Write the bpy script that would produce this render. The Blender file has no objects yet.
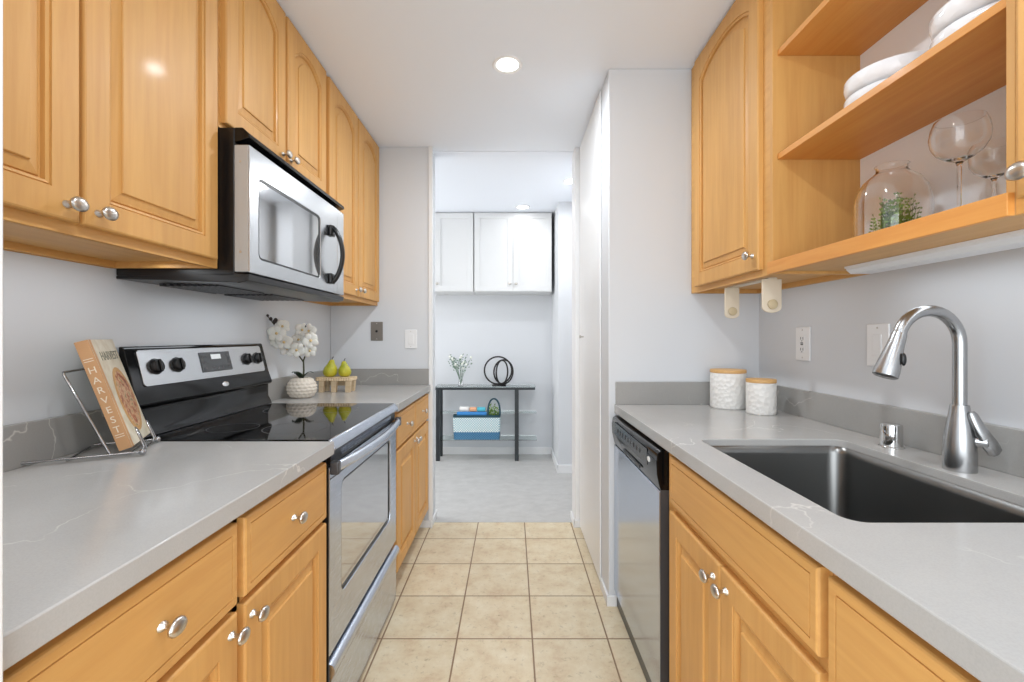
import bpy, bmesh, math, random
from mathutils import Vector, Matrix
R = math.radians
random.seed(7)
S = bpy.context.scene
COL = S.collection

# ------------------------------------------------------------------ camera
cam_d = bpy.data.cameras.new('camera')
cam_d.sensor_width = 36.0
cam_d.lens = 16.0
cam_d.shift_y = -4.0 / 1024.0
cam_d.clip_start = 0.02
cam = bpy.data.objects.new('camera', cam_d)
COL.objects.link(cam)
cam.location = (0, 0, 1.22)
cam.rotation_euler = (R(90), 0, 0)
S.camera = cam

# ------------------------------------------------------------------ world / exposure
W = bpy.data.worlds.new('world')
S.world = W
W.use_nodes = True
bg = W.node_tree.nodes['Background']
bg.inputs[0].default_value = (0.88, 0.94, 1.0, 1)
bg.inputs[1].default_value = 1.3
S.view_settings.view_transform = 'Standard'
S.view_settings.look = 'None'
S.view_settings.gamma = 1.0
S.view_settings.use_curve_mapping = False
S.view_settings.exposure = 0.16

H = 2.44            # ceiling height


def area_light(name, loc, size, power, col=(1, 1, 1), rot=(0, 0, 0), shape='DISK', sy=None):
    d = bpy.data.lights.new(name, 'AREA')
    d.shape = shape
    d.size = size
    if sy:
        d.size_y = sy
    d.energy = power
    d.color = col
    o = bpy.data.objects.new(name, d)
    COL.objects.link(o)
    o.location = loc
    o.rotation_euler = rot
    return o


WARM = (0.89, 0.95, 1.0)
area_light('downlight_lamp', (-0.02, 2.04, H - 0.03), 0.11, 10, WARM)
area_light('downlight_lamp', (0.0, 0.55, H - 0.03), 0.11, 7.5, WARM)
area_light('downlight_lamp', (0.0, -0.75, H - 0.03), 0.11, 4, WARM)
area_light('downlight_lamp', (0.455, 3.54, H - 0.04), 0.11, 6.5, (0.97, 0.98, 1.0))
area_light('downlight_lamp', (0.10, 4.25, H - 0.04), 0.11, 0.5, (0.97, 0.98, 1.0))
area_light('soft_fill_lamp', (-2.3, 3.9, 1.5), 1.3, 31, (1.0, 0.98, 0.95), (0, R(-90), 0), 'RECTANGLE', 1.6)  # added fill lamp for the far room; the wall behind it has no window
area_light('soft_fill_lamp', (0.0, -0.95, 1.15), 1.9, 29, (0.92, 0.962, 1.0), (R(90), 0, 0), 'RECTANGLE', 1.7)  # added soft fill just behind the camera, standing in for rear-room daylight

# low fill lamps added under the cabinets and microwave to brighten the walls there
area_light('under_cabinet_fill', (1.01, 0.85, 1.400), 0.05, 0.50, WARM, (0, 0, 0), 'RECTANGLE', 0.9)
area_light('under_cabinet_fill', (-1.0, 0.9, 1.432), 0.05, 0.85, WARM, (0, 0, 0), 'RECTANGLE', 0.8)
area_light('cooktop_fill', (-1.0, 1.71, 1.372), 0.06, 0.5, WARM, (0, 0, 0), 'RECTANGLE', 0.5)
area_light('under_cabinet_fill', (-1.0, 2.5, 1.432), 0.05, 0.22, WARM, (0, 0, 0), 'RECTANGLE', 0.7)
area_light('under_cabinet_fill', (0.98, 1.75, 1.428), 0.05, 0.15, WARM, (0, 0, 0), 'RECTANGLE', 0.5)

# ------------------------------------------------------------------ materials


def srgb(r, g, b):
    f = lambda c: (c / 255 / 12.92) if c / 255 <= 0.04045 else ((c / 255 + 0.055) / 1.055) ** 2.4
    return (f(r), f(g), f(b), 1)


def mat(name, col, rough=0.5, metal=0.0, spec=None, coat=0.0, trans=0.0, ior=None, emit=None, estr=0):
    m = bpy.data.materials.new(name)
    m.use_nodes = True
    p = m.node_tree.nodes['Principled BSDF']
    p.inputs['Base Color'].default_value = col
    p.inputs['Roughness'].default_value = rough
    p.inputs['Metallic'].default_value = metal
    if spec is not None:
        p.inputs['Specular IOR Level'].default_value = spec
    p.inputs['Coat Weight'].default_value = coat
    p.inputs['Coat Roughness'].default_value = 0.12
    p.inputs['Transmission Weight'].default_value = trans
    if ior:
        p.inputs['IOR'].default_value = ior
    if emit:
        p.inputs['Emission Color'].default_value = emit
        p.inputs['Emission Strength'].default_value = estr
    return m


class N:
    """tiny node helper"""
    def __init__(s, m):
        s.t = m.node_tree
        s.p = s.t.nodes['Principled BSDF']

    def n(s, kind, **kw):
        x = s.t.nodes.new(kind)
        for k, v in kw.items():
            if isinstance(k, str) and hasattr(x, k):
                setattr(x, k, v)
        return x

    def l(s, a, b):
        s.t.links.new(a, b)

    def coords(s, scale=(1, 1, 1), loc=(0, 0, 0), kind='Object'):
        tc = s.n('ShaderNodeTexCoord')
        mp = s.n('ShaderNodeMapping')
        mp.inputs['Scale'].default_value = scale
        mp.inputs['Location'].default_value = loc
        s.l(tc.outputs[kind], mp.inputs[0])
        return mp.outputs[0]

    def noise(s, vec, scale, detail=4, rough=0.5, dist=0.0):
        x = s.n('ShaderNodeTexNoise')
        x.inputs['Scale'].default_value = scale
        x.inputs['Detail'].default_value = detail
        x.inputs['Roughness'].default_value = rough
        x.inputs['Distortion'].default_value = dist
        s.l(vec, x.inputs['Vector'])
        return x.outputs['Fac']

    def ramp(s, fac, stops):
        x = s.n('ShaderNodeValToRGB')
        el = x.color_ramp.elements
        while len(el) < len(stops):
            el.new(0.5)
        for e, (p, c) in zip(el, stops):
            e.position = p
            e.color = c
        s.l(fac, x.inputs[0])
        return x.outputs[0]

    def mix(s, fac, a, b, mode='MIX'):
        x = s.n('ShaderNodeMix', data_type='RGBA', blend_type=mode)
        for sock, v in ((x.inputs[0], fac), (x.inputs[6], a), (x.inputs[7], b)):
            if hasattr(v, 'is_linked'):
                s.l(v, sock)
            else:
                sock.default_value = v
        return x.outputs[2]

    def bump(s, h, strength=0.2, dist=0.002):
        b = s.n('ShaderNodeBump')
        b.inputs['Strength'].default_value = strength
        b.inputs['Distance'].default_value = dist
        s.l(h, b.inputs['Height'])
        s.l(b.outputs[0], s.p.inputs['Normal'])


def wood(name, c_lo, c_hi, axis='Z', rough=0.5, coat=0.04):
    m = mat(name, c_hi, rough, coat=coat)
    g = N(m)
    sc = {'Z': (14, 14, 0.9), 'Y': (14, 0.9, 14), 'X': (0.9, 14, 14)}[axis]
    v = g.coords(sc)
    f = g.noise(v, 3.0, 6, 0.6, 0.4)
    v2 = g.coords({'Z': (2.2, 2.2, 0.7), 'Y': (2.2, 0.7, 2.2), 'X': (0.7, 2.2, 2.2)}[axis])
    f2 = g.noise(v2, 2.5, 2, 0.5)
    a = g.ramp(f, [(0.30, c_lo), (0.70, c_hi)])
    b = g.ramp(f2, [(0.35, (0.90, 0.90, 0.90, 1)), (0.65, (1.0, 1.0, 1.0, 1))])
    c = g.mix(1.0, a, b, 'MULTIPLY')
    g.l(c, g.p.inputs['Base Color'])
    return m


M = {}
M['maple'] = wood('maple_wood_upright_grain', srgb(208, 154, 86), srgb(221, 170, 99), 'Z')
M['maple_y'] = wood('maple_wood_level_grain', srgb(208, 154, 86), srgb(221, 170, 99), 'Y')
M['maple_dark'] = wood('maple_wood_orange_rail', srgb(214, 142, 66), srgb(226, 162, 84), 'Y')
M['oak'] = wood('light_oak_door', srgb(205, 170, 110), srgb(222, 190, 130), 'Z')
M['toe'] = mat('toe_kick_brown', srgb(150, 118, 88), 0.6)
M['gap'] = mat('dark_gap', srgb(60, 42, 26), 0.8)
M['palewood'] = wood('pale_wood', srgb(205, 178, 140), srgb(226, 205, 172), 'X', 0.6, 0)
M['lidwood'] = wood('bamboo_lid', srgb(205, 158, 98), srgb(222, 178, 118), 'X', 0.5, 0)

# painted walls and ceiling
for nm, c in (('wall', (213, 216, 220)), ('ceiling', (240, 245, 253)), ('trim', (234, 235, 236)), ('cab_white', (222, 223, 223))):
    m = mat(nm + '_paint', srgb(*c), 0.55 if nm in ('wall', 'ceiling') else 0.35)
    g = N(m)
    f = g.noise(g.coords((1, 1, 1)), 160, 2)
    g.bump(f, 0.06 if nm in ('wall', 'ceiling') else 0.02, 0.001)
    M[nm] = m

# quartz worktop
def quartz(name, c1, c2, rough):
    m = mat(name, c1, rough)
    g = N(m)
    v = g.coords((1, 1, 1))
    base = g.ramp(g.noise(v, 3.0, 8, 0.6), [(0.3, c1), (0.7, c2)])
    speck = g.ramp(g.noise(v, 350, 2), [(0.35, (0.90, 0.90, 0.90, 1)), (0.6, (1, 1, 1, 1))])
    c = g.mix(0.5, base, speck, 'MULTIPLY')
    # meandering veins
    wn = g.n('ShaderNodeTexNoise')
    wn.inputs['Scale'].default_value = 3.2
    wn.inputs['Detail'].default_value = 5
    g.l(v, wn.inputs['Vector'])
    ad = g.n('ShaderNodeVectorMath', operation='MULTIPLY_ADD')
    g.l(wn.outputs['Color'], ad.inputs[0])
    ad.inputs[1].default_value = (0.55, 0.55, 0.55)
    g.l(v, ad.inputs[2])
    vo = g.n('ShaderNodeTexVoronoi', feature='DISTANCE_TO_EDGE')
    vo.inputs['Scale'].default_value = 2.3
    g.l(ad.outputs[0], vo.inputs['Vector'])
    edge = g.ramp(vo.outputs['Distance'], [(0.0, (1, 1, 1, 1)), (0.007, (0, 0, 0, 1))])
    brk = g.ramp(g.noise(g.coords((1, 1, 1), (3, 7, 1)), 4.5, 2), [(0.50, (0, 0, 0, 1)), (0.62, (0.75, 0.75, 0.75, 1))])
    msk = g.mix(1.0, edge, brk, 'MULTIPLY')
    c = g.mix(msk, c, srgb(222, 219, 213))
    g.l(c, g.p.inputs['Base Color'])
    return m


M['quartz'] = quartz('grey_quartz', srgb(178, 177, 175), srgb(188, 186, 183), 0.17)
M['quartz_back_shaded'] = quartz('grey_quartz_upstand_shaded', srgb(152, 151, 148), srgb(162, 160, 157), 0.3)  # same quartz as the worktop, the upstand's shade put into a darker colour

# stainless steel
def steel(name, col, rough, axis=(1, 60, 60), b=0.05):
    m = mat(name, col, rough, 1.0)
    g = N(m)
    f = g.noise(g.coords(axis), 12, 3)
    g.bump(f, b, 0.0006)
    r = g.ramp(f, [(0.3, (rough * 0.85,) * 3 + (1,)), (0.7, (min(1, rough * 1.2),) * 3 + (1,))])
    g.l(r, g.p.inputs['Roughness'])
    return m


M['steel'] = steel('brushed_steel_level', (0.58, 0.625, 0.71, 1), 0.24, (90, 1, 90), 0.008)
M['steel_mw'] = steel('brushed_steel_microwave', (0.56, 0.57, 0.58, 1), 0.22, (90, 1, 90), 0.008)
M['steel_dark'] = mat('brushed_steel_sink', (0.23, 0.23, 0.225, 1), 0.30, 1.0)
M['steel_dw'] = steel('satin_steel_dishwasher', (0.53, 0.575, 0.66, 1), 0.16, (60, 60, 1), 0.006)
M['edge'] = mat('satin_silver_edge', srgb(186, 186, 184), 0.45, 0.3)
M['nickel'] = mat('brushed_nickel', (0.62, 0.59, 0.55, 1), 0.28, 1.0)
M['faucet'] = mat('faucet_stainless', (0.44, 0.445, 0.45, 1), 0.27, 1.0)
M['wire'] = mat('chromed_wire', (0.42, 0.42, 0.43, 1), 0.15, 1.0)
M['chrome'] = mat('polished_chrome', (0.75, 0.75, 0.75, 1), 0.06, 1.0)
M['black'] = mat('black_plastic', srgb(20, 20, 21), 0.28)
M['black_gloss'] = mat('black_gloss_enamel', srgb(12, 12, 13), 0.10, spec=0.35)
M['black_glass'] = mat('black_ceramic_glass', srgb(8, 8, 9), 0.04, spec=0.30)
M['oven_glass'] = mat('mirrored_oven_glass', (0.64, 0.65, 0.67, 1), 0.05, 0.9)
M['mw_glass'] = mat('mirrored_microwave_glass', (0.55, 0.55, 0.55, 1), 0.05, 0.9)
M['grey_plastic'] = mat('charcoal_plastic', srgb(62, 62, 64), 0.3)
M['display'] = mat('grey_display', srgb(78, 80, 82), 0.2)
M['lcd'] = mat('lit_clock_digits', srgb(200, 205, 205), 0.4, emit=srgb(205, 210, 212), estr=0.5)
M['glass'] = mat('clear_glass', (1, 1, 1, 1), 0.0, trans=1.0, ior=1.45)
M['glass_green'] = mat('green_tinted_glass', (0.88, 0.97, 0.95, 1), 0.02, trans=1.0, ior=1.45)
M['white_plastic'] = mat('white_plastic', srgb(236, 237, 238), 0.35)
M['plate_bronze'] = mat('brushed_grey_bronze_plate', srgb(140, 134, 128), 0.4, 0.6)
M['beige_plastic'] = mat('beige_plastic', srgb(214, 200, 178), 0.35)
M['beige_knob'] = mat('beige_roller_disc', srgb(190, 172, 138), 0.4)
M['iron'] = mat('black_painted_iron', srgb(38, 44, 48), 0.4)
M['ring'] = mat('dark_bronze_ring', srgb(40, 38, 38), 0.35, 0.4)
M['lamp'] = mat('lit_lamp_lens', (1, 1, 1, 1), 0.5, emit=(1, 0.98, 0.95, 1), estr=14)

# white embossed ceramic
def ceramic(name, col, scale, strength, rough=0.35):
    m = mat(name, col, rough)
    g = N(m)
    vo = g.n('ShaderNodeTexVoronoi')
    vo.inputs['Scale'].default_value = scale
    g.l(g.coords(), vo.inputs['Vector'])
    g.bump(vo.outputs['Distance'], strength, 0.004)
    return m


M['ceramic'] = ceramic('embossed_white_ceramic', srgb(232, 230, 226), 60, 1.0)
M['dish'] = ceramic('hammered_white_porcelain', srgb(240, 241, 243), 45, 0.5, 0.08)
M['vase'] = mat('cream_ceramic', srgb(222, 212, 198), 0.55)
M['petal'] = mat('orchid_petal', srgb(243, 238, 228), 0.6)
M['petal'].node_tree.nodes['Principled BSDF'].inputs['Subsurface Weight'].default_value = 0.15
M['petal_mid'] = mat('orchid_lip', srgb(226, 196, 140), 0.6)
M['stem'] = mat('orchid_stem', srgb(74, 74, 50), 0.6)
M['leafdark'] = mat('dark_leaf', srgb(32, 50, 30), 0.4)
M['bud'] = mat('dark_bud', srgb(54, 44, 42), 0.6)
M['soil'] = mat('moss', srgb(52, 54, 34), 0.9)

m = mat('pear_skin', srgb(180, 180, 40), 0.42)
g = N(m)
c = g.ramp(g.noise(g.coords(), 22, 4), [(0.3, srgb(158, 164, 34)), (0.7, srgb(206, 196, 62))])
sp = g.ramp(g.noise(g.coords(), 320, 1), [(0.62, (1, 1, 1, 1)), (0.72, (0.75, 0.62, 0.4, 1))])
g.l(g.mix(1.0, c, sp, 'MULTIPLY'), g.p.inputs['Base Color'])
M['pear'] = m

# leafy greens
m = mat('fern_green', srgb(96, 140, 44), 0.55)
g = N(m)
g.l(g.ramp(g.noise(g.coords(), 40, 2), [(0.35, srgb(52, 92, 30)), (0.65, srgb(142, 178, 66))]), g.p.inputs['Base Color'])
M['fern'] = m
M['sage'] = mat('sage_leaf', srgb(98, 128, 104), 0.6)
M['bloom'] = mat('white_blossom', srgb(238, 240, 232), 0.6)

# book
M['spine'] = mat('tan_book_spine', srgb(206, 158, 112), 0.55)
M['page'] = mat('page_edges', srgb(235, 228, 212), 0.8)
M['letters'] = mat('cream_lettering', srgb(238, 226, 205), 0.6)
M['letters_grey'] = mat('grey_lettering', srgb(142, 140, 122), 0.6)
m = mat('cookbook_cover', srgb(226, 214, 190), 0.35)
g = N(m)
g.l(g.ramp(g.noise(g.coords(), 26, 4), [(0.35, srgb(214, 200, 172)), (0.65, srgb(236, 228, 208))]), g.p.inputs['Base Color'])
M['cover'] = m
m = mat('pizza_picture', srgb(180, 110, 70), 0.35)
g = N(m)
g.l(g.ramp(g.noise(g.coords(), 60, 4), [(0.32, srgb(122, 50, 36)), (0.45, srgb(186, 112, 76)), (0.56, srgb(226, 190, 150)), (0.7, srgb(120, 110, 64))]), g.p.inputs['Base Color'])
M['pizza'] = m
M['crust'] = mat('pizza_crust', srgb(206, 160, 104), 0.5)

# woven basket
def weave(name, c1, c2, s1=60):
    m = mat(name, c1, 0.75)
    g = N(m)
    ck = g.n('ShaderNodeTexChecker')
    ck.inputs['Scale'].default_value = s1
    ck.inputs['Color1'].default_value = c1
    ck.inputs['Color2'].default_value = c2
    g.l(g.coords(), ck.inputs['Vector'])
    g.l(ck.outputs['Color'], g.p.inputs['Base Color'])
    g.bump(ck.outputs['Fac'], 0.5, 0.003)
    return m


M['weave_light'] = weave('pale_aqua_weave', srgb(234, 238, 234), srgb(150, 192, 204), 85)
M['weave_blue'] = weave('blue_weave', srgb(48, 98, 138), srgb(84, 136, 168), 85)
M['rimteal'] = mat('dark_teal_rim', srgb(30, 70, 84), 0.7)
M['cloth_blue'] = mat('blue_cloth', srgb(60, 134, 200), 0.85)
M['cloth_aqua'] = mat('aqua_cloth', srgb(90, 190, 210), 0.85)
M['cloth_orange'] = mat('peach_cloth', srgb(232, 176, 140), 0.85)
M['cloth_white'] = mat('white_cloth', srgb(240, 238, 236), 0.85)

# beige floor tile: lines every 0.304 m
m = mat('beige_floor_tile', srgb(206, 190, 160), 0.42)
g = N(m)
v = g.coords((1, 1, 1), (-0.080 - 0.002, -1.838 - 0.002, 0))
br = g.n('ShaderNodeTexBrick', offset=0.0, offset_frequency=1, squash=1.0)
br.inputs['Scale'].default_value = 1.0
br.inputs['Mortar Size'].default_value = 0.0035
br.inputs['Mortar Smooth'].default_value = 0.25
br.inputs['Bias'].default_value = 0.0
br.inputs['Brick Width'].default_value = 0.304
br.inputs['Row Height'].default_value = 0.304
br.inputs['Color1'].default_value = (0.93, 0.93, 0.93, 1)
br.inputs['Color2'].default_value = (1, 1, 1, 1)
g.l(v, br.inputs['Vector'])
vv = g.coords()
b1 = g.ramp(g.noise(vv, 9, 9, 0.7, 0.1), [(0.30, srgb(204, 178, 146)), (0.46, srgb(219, 202, 170)), (0.70, srgb(231, 220, 194))])
b2 = g.ramp(g.noise(vv, 42, 9, 0.75, 0.2), [(0.33, (0.42, 0.36, 0.30, 1)), (0.44, (1, 1, 1, 1))])
cc = g.mix(0.55, b1, b2, 'MULTIPLY')
cc = g.mix(1.0, cc, br.outputs['Color'], 'MULTIPLY')
gr = g.mix(br.outputs['Fac'], cc, srgb(142, 114, 86))
g.l(gr, g.p.inputs['Base Color'])
inv = g.n('ShaderNodeMath', operation='SUBTRACT')
inv.inputs[0].default_value = 1.0
g.l(br.outputs['Fac'], inv.inputs[1])
g.bump(inv.outputs[0], 0.6, 0.002)
M['tile'] = m

m = mat('grey_stone_look_floor', srgb(176, 176, 176), 0.5)
g = N(m)
f = g.noise(g.coords((1.6, 2.4, 1)), 5.5, 10, 0.75, 0.3)
c1 = g.ramp(f, [(0.3, srgb(176, 175, 173)), (0.5, srgb(186, 185, 183)), (0.7, srgb(196, 195, 193))])
g.l(c1, g.p.inputs['Base Color'])
M['greyfloor'] = m

# ------------------------------------------------------------------ mesh builder


class MB:
    def __init__(s, M4=None):
        s.v = []
        s.f = []
        s.prims = []
        s.M = M4 or Matrix.Identity(4)
        s.mi = []
        s.cur = 0

    def add(s, verts, faces):
        o = len(s.v)
        s.prims.append((o, o + len(verts), len(s.f), len(s.f) + len(faces)))
        s.v += [s.M @ Vector(p) for p in verts]
        for fc in faces:
            s.f.append([i + o for i in fc])
            s.mi.append(s.cur)
        return s

    def box(s, x0, x1, y0, y1, z0, z1):
        x0, x1 = min(x0, x1), max(x0, x1)
        y0, y1 = min(y0, y1), max(y0, y1)
        z0, z1 = min(z0, z1), max(z0, z1)
        vs = [(x0, y0, z0), (x1, y0, z0), (x1, y1, z0), (x0, y1, z0), (x0, y0, z1), (x1, y0, z1), (x1, y1, z1), (x0, y1, z1)]
        return s.add(vs, [(0, 3, 2, 1), (4, 5, 6, 7), (0, 1, 5, 4), (1, 2, 6, 5), (2, 3, 7, 6), (3, 0, 4, 7)])

    def prism_y(s, pts, y0, y1):
        """pts (x,z) outline swept along y"""
        n = len(pts)
        vs = [(p[0], y0, p[1]) for p in pts] + [(p[0], y1, p[1]) for p in pts]
        fs = [tuple(range(n)), tuple(range(2 * n - 1, n - 1, -1))]
        for i in range(n):
            j = (i + 1) % n
            fs.append((i, i + n, j + n, j))
        return s.add(vs, fs)

    def loops(s, lps, cap0=True, cap1=True, closed=True):
        n = len(lps[0])
        vs = [p for lp in lps for p in lp]
        fs = []
        for k in range(len(lps) - 1):
            for i in range(n if closed else n - 1):
                j = (i + 1) % n
                fs.append((k * n + i, k * n + j, (k + 1) * n + j, (k + 1) * n + i))
        if cap0:
            fs.append(tuple(reversed(range(n))))
        if cap1:
            fs.append(tuple(range((len(lps) - 1) * n, len(lps) * n)))
        return s.add(vs, fs)

    def lathe(s, prof, c=(0, 0, 0), n=32, axis='Z', cap0=True, cap1=True, mod=None, sx=1, sy=1):
        lps = []
        for (r, z) in prof:
            lp = []
            for i in range(n):
                a = 2 * math.pi * i / n
                rr = r * (mod(a, z) if mod else 1)
                p = (rr * math.cos(a) * sx, rr * math.sin(a) * sy, z)
                if axis == 'X':
                    p = (p[2], p[0], p[1])
                elif axis == 'Y':
                    p = (p[0], p[2], p[1])
                elif axis == '-Y':
                    p = (p[0], -p[2], p[1])
                lp.append((p[0] + c[0], p[1] + c[1], p[2] + c[2]))
            lps.append(lp)
        return s.loops(lps, cap0, cap1)

    def tube(s, pts, r, n=10, closed=False, flat=1.0, up=None):
        pts = [Vector(p) for p in pts]
        m = len(pts)
        rs = r if isinstance(r, (list, tuple)) else [r] * m
        T = []
        for i in range(m):
            a = pts[(i - 1) % m] if (closed or i > 0) else pts[i]
            b = pts[(i + 1) % m] if (closed or i < m - 1) else pts[i]
            T.append((b - a).normalized())
        u = Vector(up) if up else (Vector((0, 0, 1)) if abs(T[0].z) < 0.9 else Vector((1, 0, 0)))
        u = (u - T[0] * u.dot(T[0])).normalized()
        lps = []
        for i in range(m):
            u = (u - T[i] * u.dot(T[i])).normalized()
            w = T[i].cross(u)
            lps.append([tuple(pts[i] + u * (math.cos(2 * math.pi * k / n) * rs[i] * flat) + w * (math.sin(2 * math.pi * k / n) * rs[i])) for k in range(n)])
        if closed:
            lps.append(lps[0])
            return s.loops(lps, False, False)
        return s.loops(lps)

    def ball(s, c, r, n=16, sx=1, sy=1, sz=1):
        pr = [(r * math.sin(math.pi * k / 10) + 1e-5, -r * math.cos(math.pi * k / 10)) for k in range(11)]
        lps = []
        for (rr, z) in pr:
            lps.append([(c[0] + rr * math.cos(2 * math.pi * i / n) * sx, c[1] + rr * math.sin(2 * math.pi * i / n) * sy, c[2] + z * sz) for i in range(n)])
        return s.loops(lps)

    def build(s, name, material, parent=None, bevel=0, angle=35, seg=2, solid=0, smooth=True, origin=None):
        me = bpy.data.meshes.new(name)
        if origin is None:
            xs = [p.x for p in s.v]
            ys = [p.y for p in s.v]
            zs = [p.z for p in s.v]
            org = Vector(((min(xs) + max(xs)) / 2, (min(ys) + max(ys)) / 2, min(zs)))
        else:
            org = Vector(origin)
        me.from_pydata([p - org for p in s.v], [], s.f)
        bm = bmesh.new()
        bm.from_mesh(me)
        bmesh.ops.remove_doubles(bm, verts=bm.verts, dist=1e-6)
        bmesh.ops.recalc_face_normals(bm, faces=bm.faces)
        bm.to_mesh(me)
        bm.free()
        mats = material if isinstance(material, (list, tuple)) else [material]
        for mm in mats:
            me.materials.append(mm)
        if len(mats) > 1 and len(me.polygons) == len(s.mi):
            me.polygons.foreach_set('material_index', s.mi)
        if smooth:
            me.polygons.foreach_set('use_smooth', [True] * len(me.polygons))
            me.set_sharp_from_angle(angle=R(angle))
        me.update()
        o = bpy.data.objects.new(name, me)
        COL.objects.link(o)
        o.location = org
        if parent is not None:
            o.parent = parent
            o.location = org - wloc(parent)
        if solid:
            md = o.modifiers.new('thickness', 'SOLIDIFY')
            md.thickness = solid
            md.offset = 0
        if bevel:
            md = o.modifiers.new('edges', 'BEVEL')
            md.width = bevel
            md.segments = seg
            md.limit_method = 'ANGLE'
            md.angle_limit = R(40)
            md.harden_normals = False
        return o


def build_each(self, name, material, parent=None, **kw):
    out = []
    for (v0, v1, f0, f1) in self.prims:
        q = MB()
        q.v = self.v[v0:v1]
        q.f = [[i - v0 for i in fc] for fc in self.f[f0:f1]]
        q.mi = [0] * len(q.f)
        out.append(q.build(name, material, parent, **kw))
    return out


MB.build_each = build_each


def wloc(o):
    p = Vector(o.location)
    while o.parent:
        o = o.parent
        p += Vector(o.location)
    return p


def tag(o, label, cat, group=None, kind=None):
    o['label'] = label
    o['category'] = cat
    if group:
        o['group'] = group
    if kind:
        o['kind'] = kind
    return o


def thing(name, loc, label, cat, group=None):
    o = bpy.data.objects.new(name, None)
    COL.objects.link(o)
    o.empty_display_size = 0.05
    o.location = loc
    return tag(o, label, cat, group)


def struct(o):
    o['kind'] = 'structure'
    return o


def copy_tree(o, parent=None):
    c = o.copy()
    COL.objects.link(c)
    c.parent = parent
    for ch in list(o.children):
        copy_tree(ch, c)
    return c


def text_mesh(txt, size, origin, right, up, material, name, parent, depth=0.0006, align='CENTER', space=1.0):
    cu = bpy.data.curves.new('lettering', 'FONT')
    cu.body = txt
    cu.size = size
    cu.extrude = depth
    cu.align_x = align
    cu.align_y = 'CENTER'
    cu.space_character = space
    ob = bpy.data.objects.new('lettering', cu)
    COL.objects.link(ob)
    dg = bpy.context.evaluated_depsgraph_get()
    me = bpy.data.meshes.new_from_object(ob.evaluated_get(dg))
    bpy.data.objects.remove(ob)
    r = Vector(right).normalized()
    u = Vector(up).normalized()
    n = r.cross(u)
    m3 = Matrix((r, u, n)).transposed().to_4x4()
    me.transform(m3)
    me.materials.clear()
    me.materials.append(material)
    o = bpy.data.objects.new(name, me)
    COL.objects.link(o)
    o.location = Vector(origin) - (wloc(parent) if parent else Vector())
    o.parent = parent
    return o


def bx(*a, M4=None):
    return MB(M4).box(*a)


# ------------------------------------------------------------------ setting
XL, XR = -1.165, 1.124
struct(bx(XL - 0.1, XR + 0.3, -1.6, 2.995, -0.06, 0).build('floor', M['tile'], origin=(0, 0, 0)))
struct(bx(-2.7, 2.0, 2.997, 4.85, -0.058, 0.001).build('floor_hall', M['greyfloor'], origin=(0, 0, 0)))
struct(bx(-2.7, 2.7, -4.2, -1.6, -0.06, 0).build('floor_rear', M['greyfloor'], origin=(0, 0, 0)))
struct(bx(XL - 0.1, XR + 0.3, -1.6, 2.99, H, H + 0.1).build('ceiling', M['ceiling'], origin=(0, 0, 0)))
struct(bx(-2.7, 2.0, 2.99, 4.85, H - 0.006, H + 0.1).build('ceiling_hall', M['ceiling'], origin=(0, 0, 0)))
struct(bx(XL - 0.1, XL, 0.33, 3.09, 0, H).build('wall_left', M['wall']))
struct(bx(XL, -0.520, 2.92, 3.09, 0, H).build('wall_left_end', M['wall'], bevel=0.004))
struct(bx(XL, -0.5000, 0.33, 0.4482, 0, H).build('wall_left_near', M['trim'], bevel=0.002))
struct(bx(XR, XR + 0.1, -0.6, 2.07, 0, H).build('wall_right', M['wall']))
struct(bx(0.4395, XR + 0.1, 2.07, 2.92, 0, H).build('wall_right_end', M['wall'], bevel=0.004))
struct(bx(0.404, 0.62, 2.922, 3.07, 0, H).build('wall_right_jamb', M['trim'], bevel=0.004))
struct(bx(-2.7, 0.417, 4.74, 4.85, 0, H).build('wall_far', M['wall']))
struct(bx(-2.7, -2.6, 2.99, 4.85, 0, H).build('wall_far_left', M['wall']))
struct(bx(-2.6, XL - 0.1, 2.99, 3.09, 0, H).build('wall_far_return', M['wall']))
struct(bx(0.415, 0.556, 4.08, 4.85, 0, H).build('wall_far_pier', M['wall'], bevel=0.004))
struct(bx(0.64, 0.74, 3.07, 4.85, 0, H).build('wall_far_right', M['wall']))
struct(bx(0.556, 0.64, 4.75, 4.85, 0, H).build('wall_far_closet', M['wall']))
# oak door edge showing past the pier
d2 = struct(bx(0.566, 0.582, 4.16, 4.72, 0.01, 2.40).build('door_2', M['oak'], bevel=0.002))

# baseboards
bb = MB().box(-0.6, -0.510, 2.909, 2.92, 0, 0.046)
bb.box(-0.520, -0.509, 2.9, 3.10, 0, 0.046)
struct(bb.build('baseboard_left', M['trim'], bevel=0.002))
bb = MB().box(0.4295, 0.4395, 2.06, 2.22, 0, 0.046)
bb.box(0.4295, 0.475, 2.058, 2.07, 0, 0.046)
struct(bb.build('baseboard_right', M['trim'], bevel=0.002))
bb = MB().box(0.395, 0.438, 2.911, 2.922, 0, 0.046).box(0.395, 0.404, 2.911, 3.08, 0, 0.046)
struct(bb.build('baseboard_jamb', M['trim'], bevel=0.002))
bb = MB().box(0.404, 0.562, 4.068, 4.08, 0, 0.075).box(0.404, 0.415, 4.068, 4.74, 0, 0.075)
struct(bb.build('baseboard_pier', M['trim'], bevel=0.002))
struct(bx(-2.6, 0.404, 4.728, 4.74, 0, 0.075).build('baseboard_far', M['trim'], bevel=0.002))

# narrow white casings on the corners
struct(bx(-0.534, -0.508, 2.908, 2.9195, 0.047, H).build('trim_1', M['trim'], bevel=0.002))
struct(bx(0.4345, 0.4385, 2.905, 2.9185, 0.047, H).build('trim_2', M['trim'], bevel=0.001))

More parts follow.
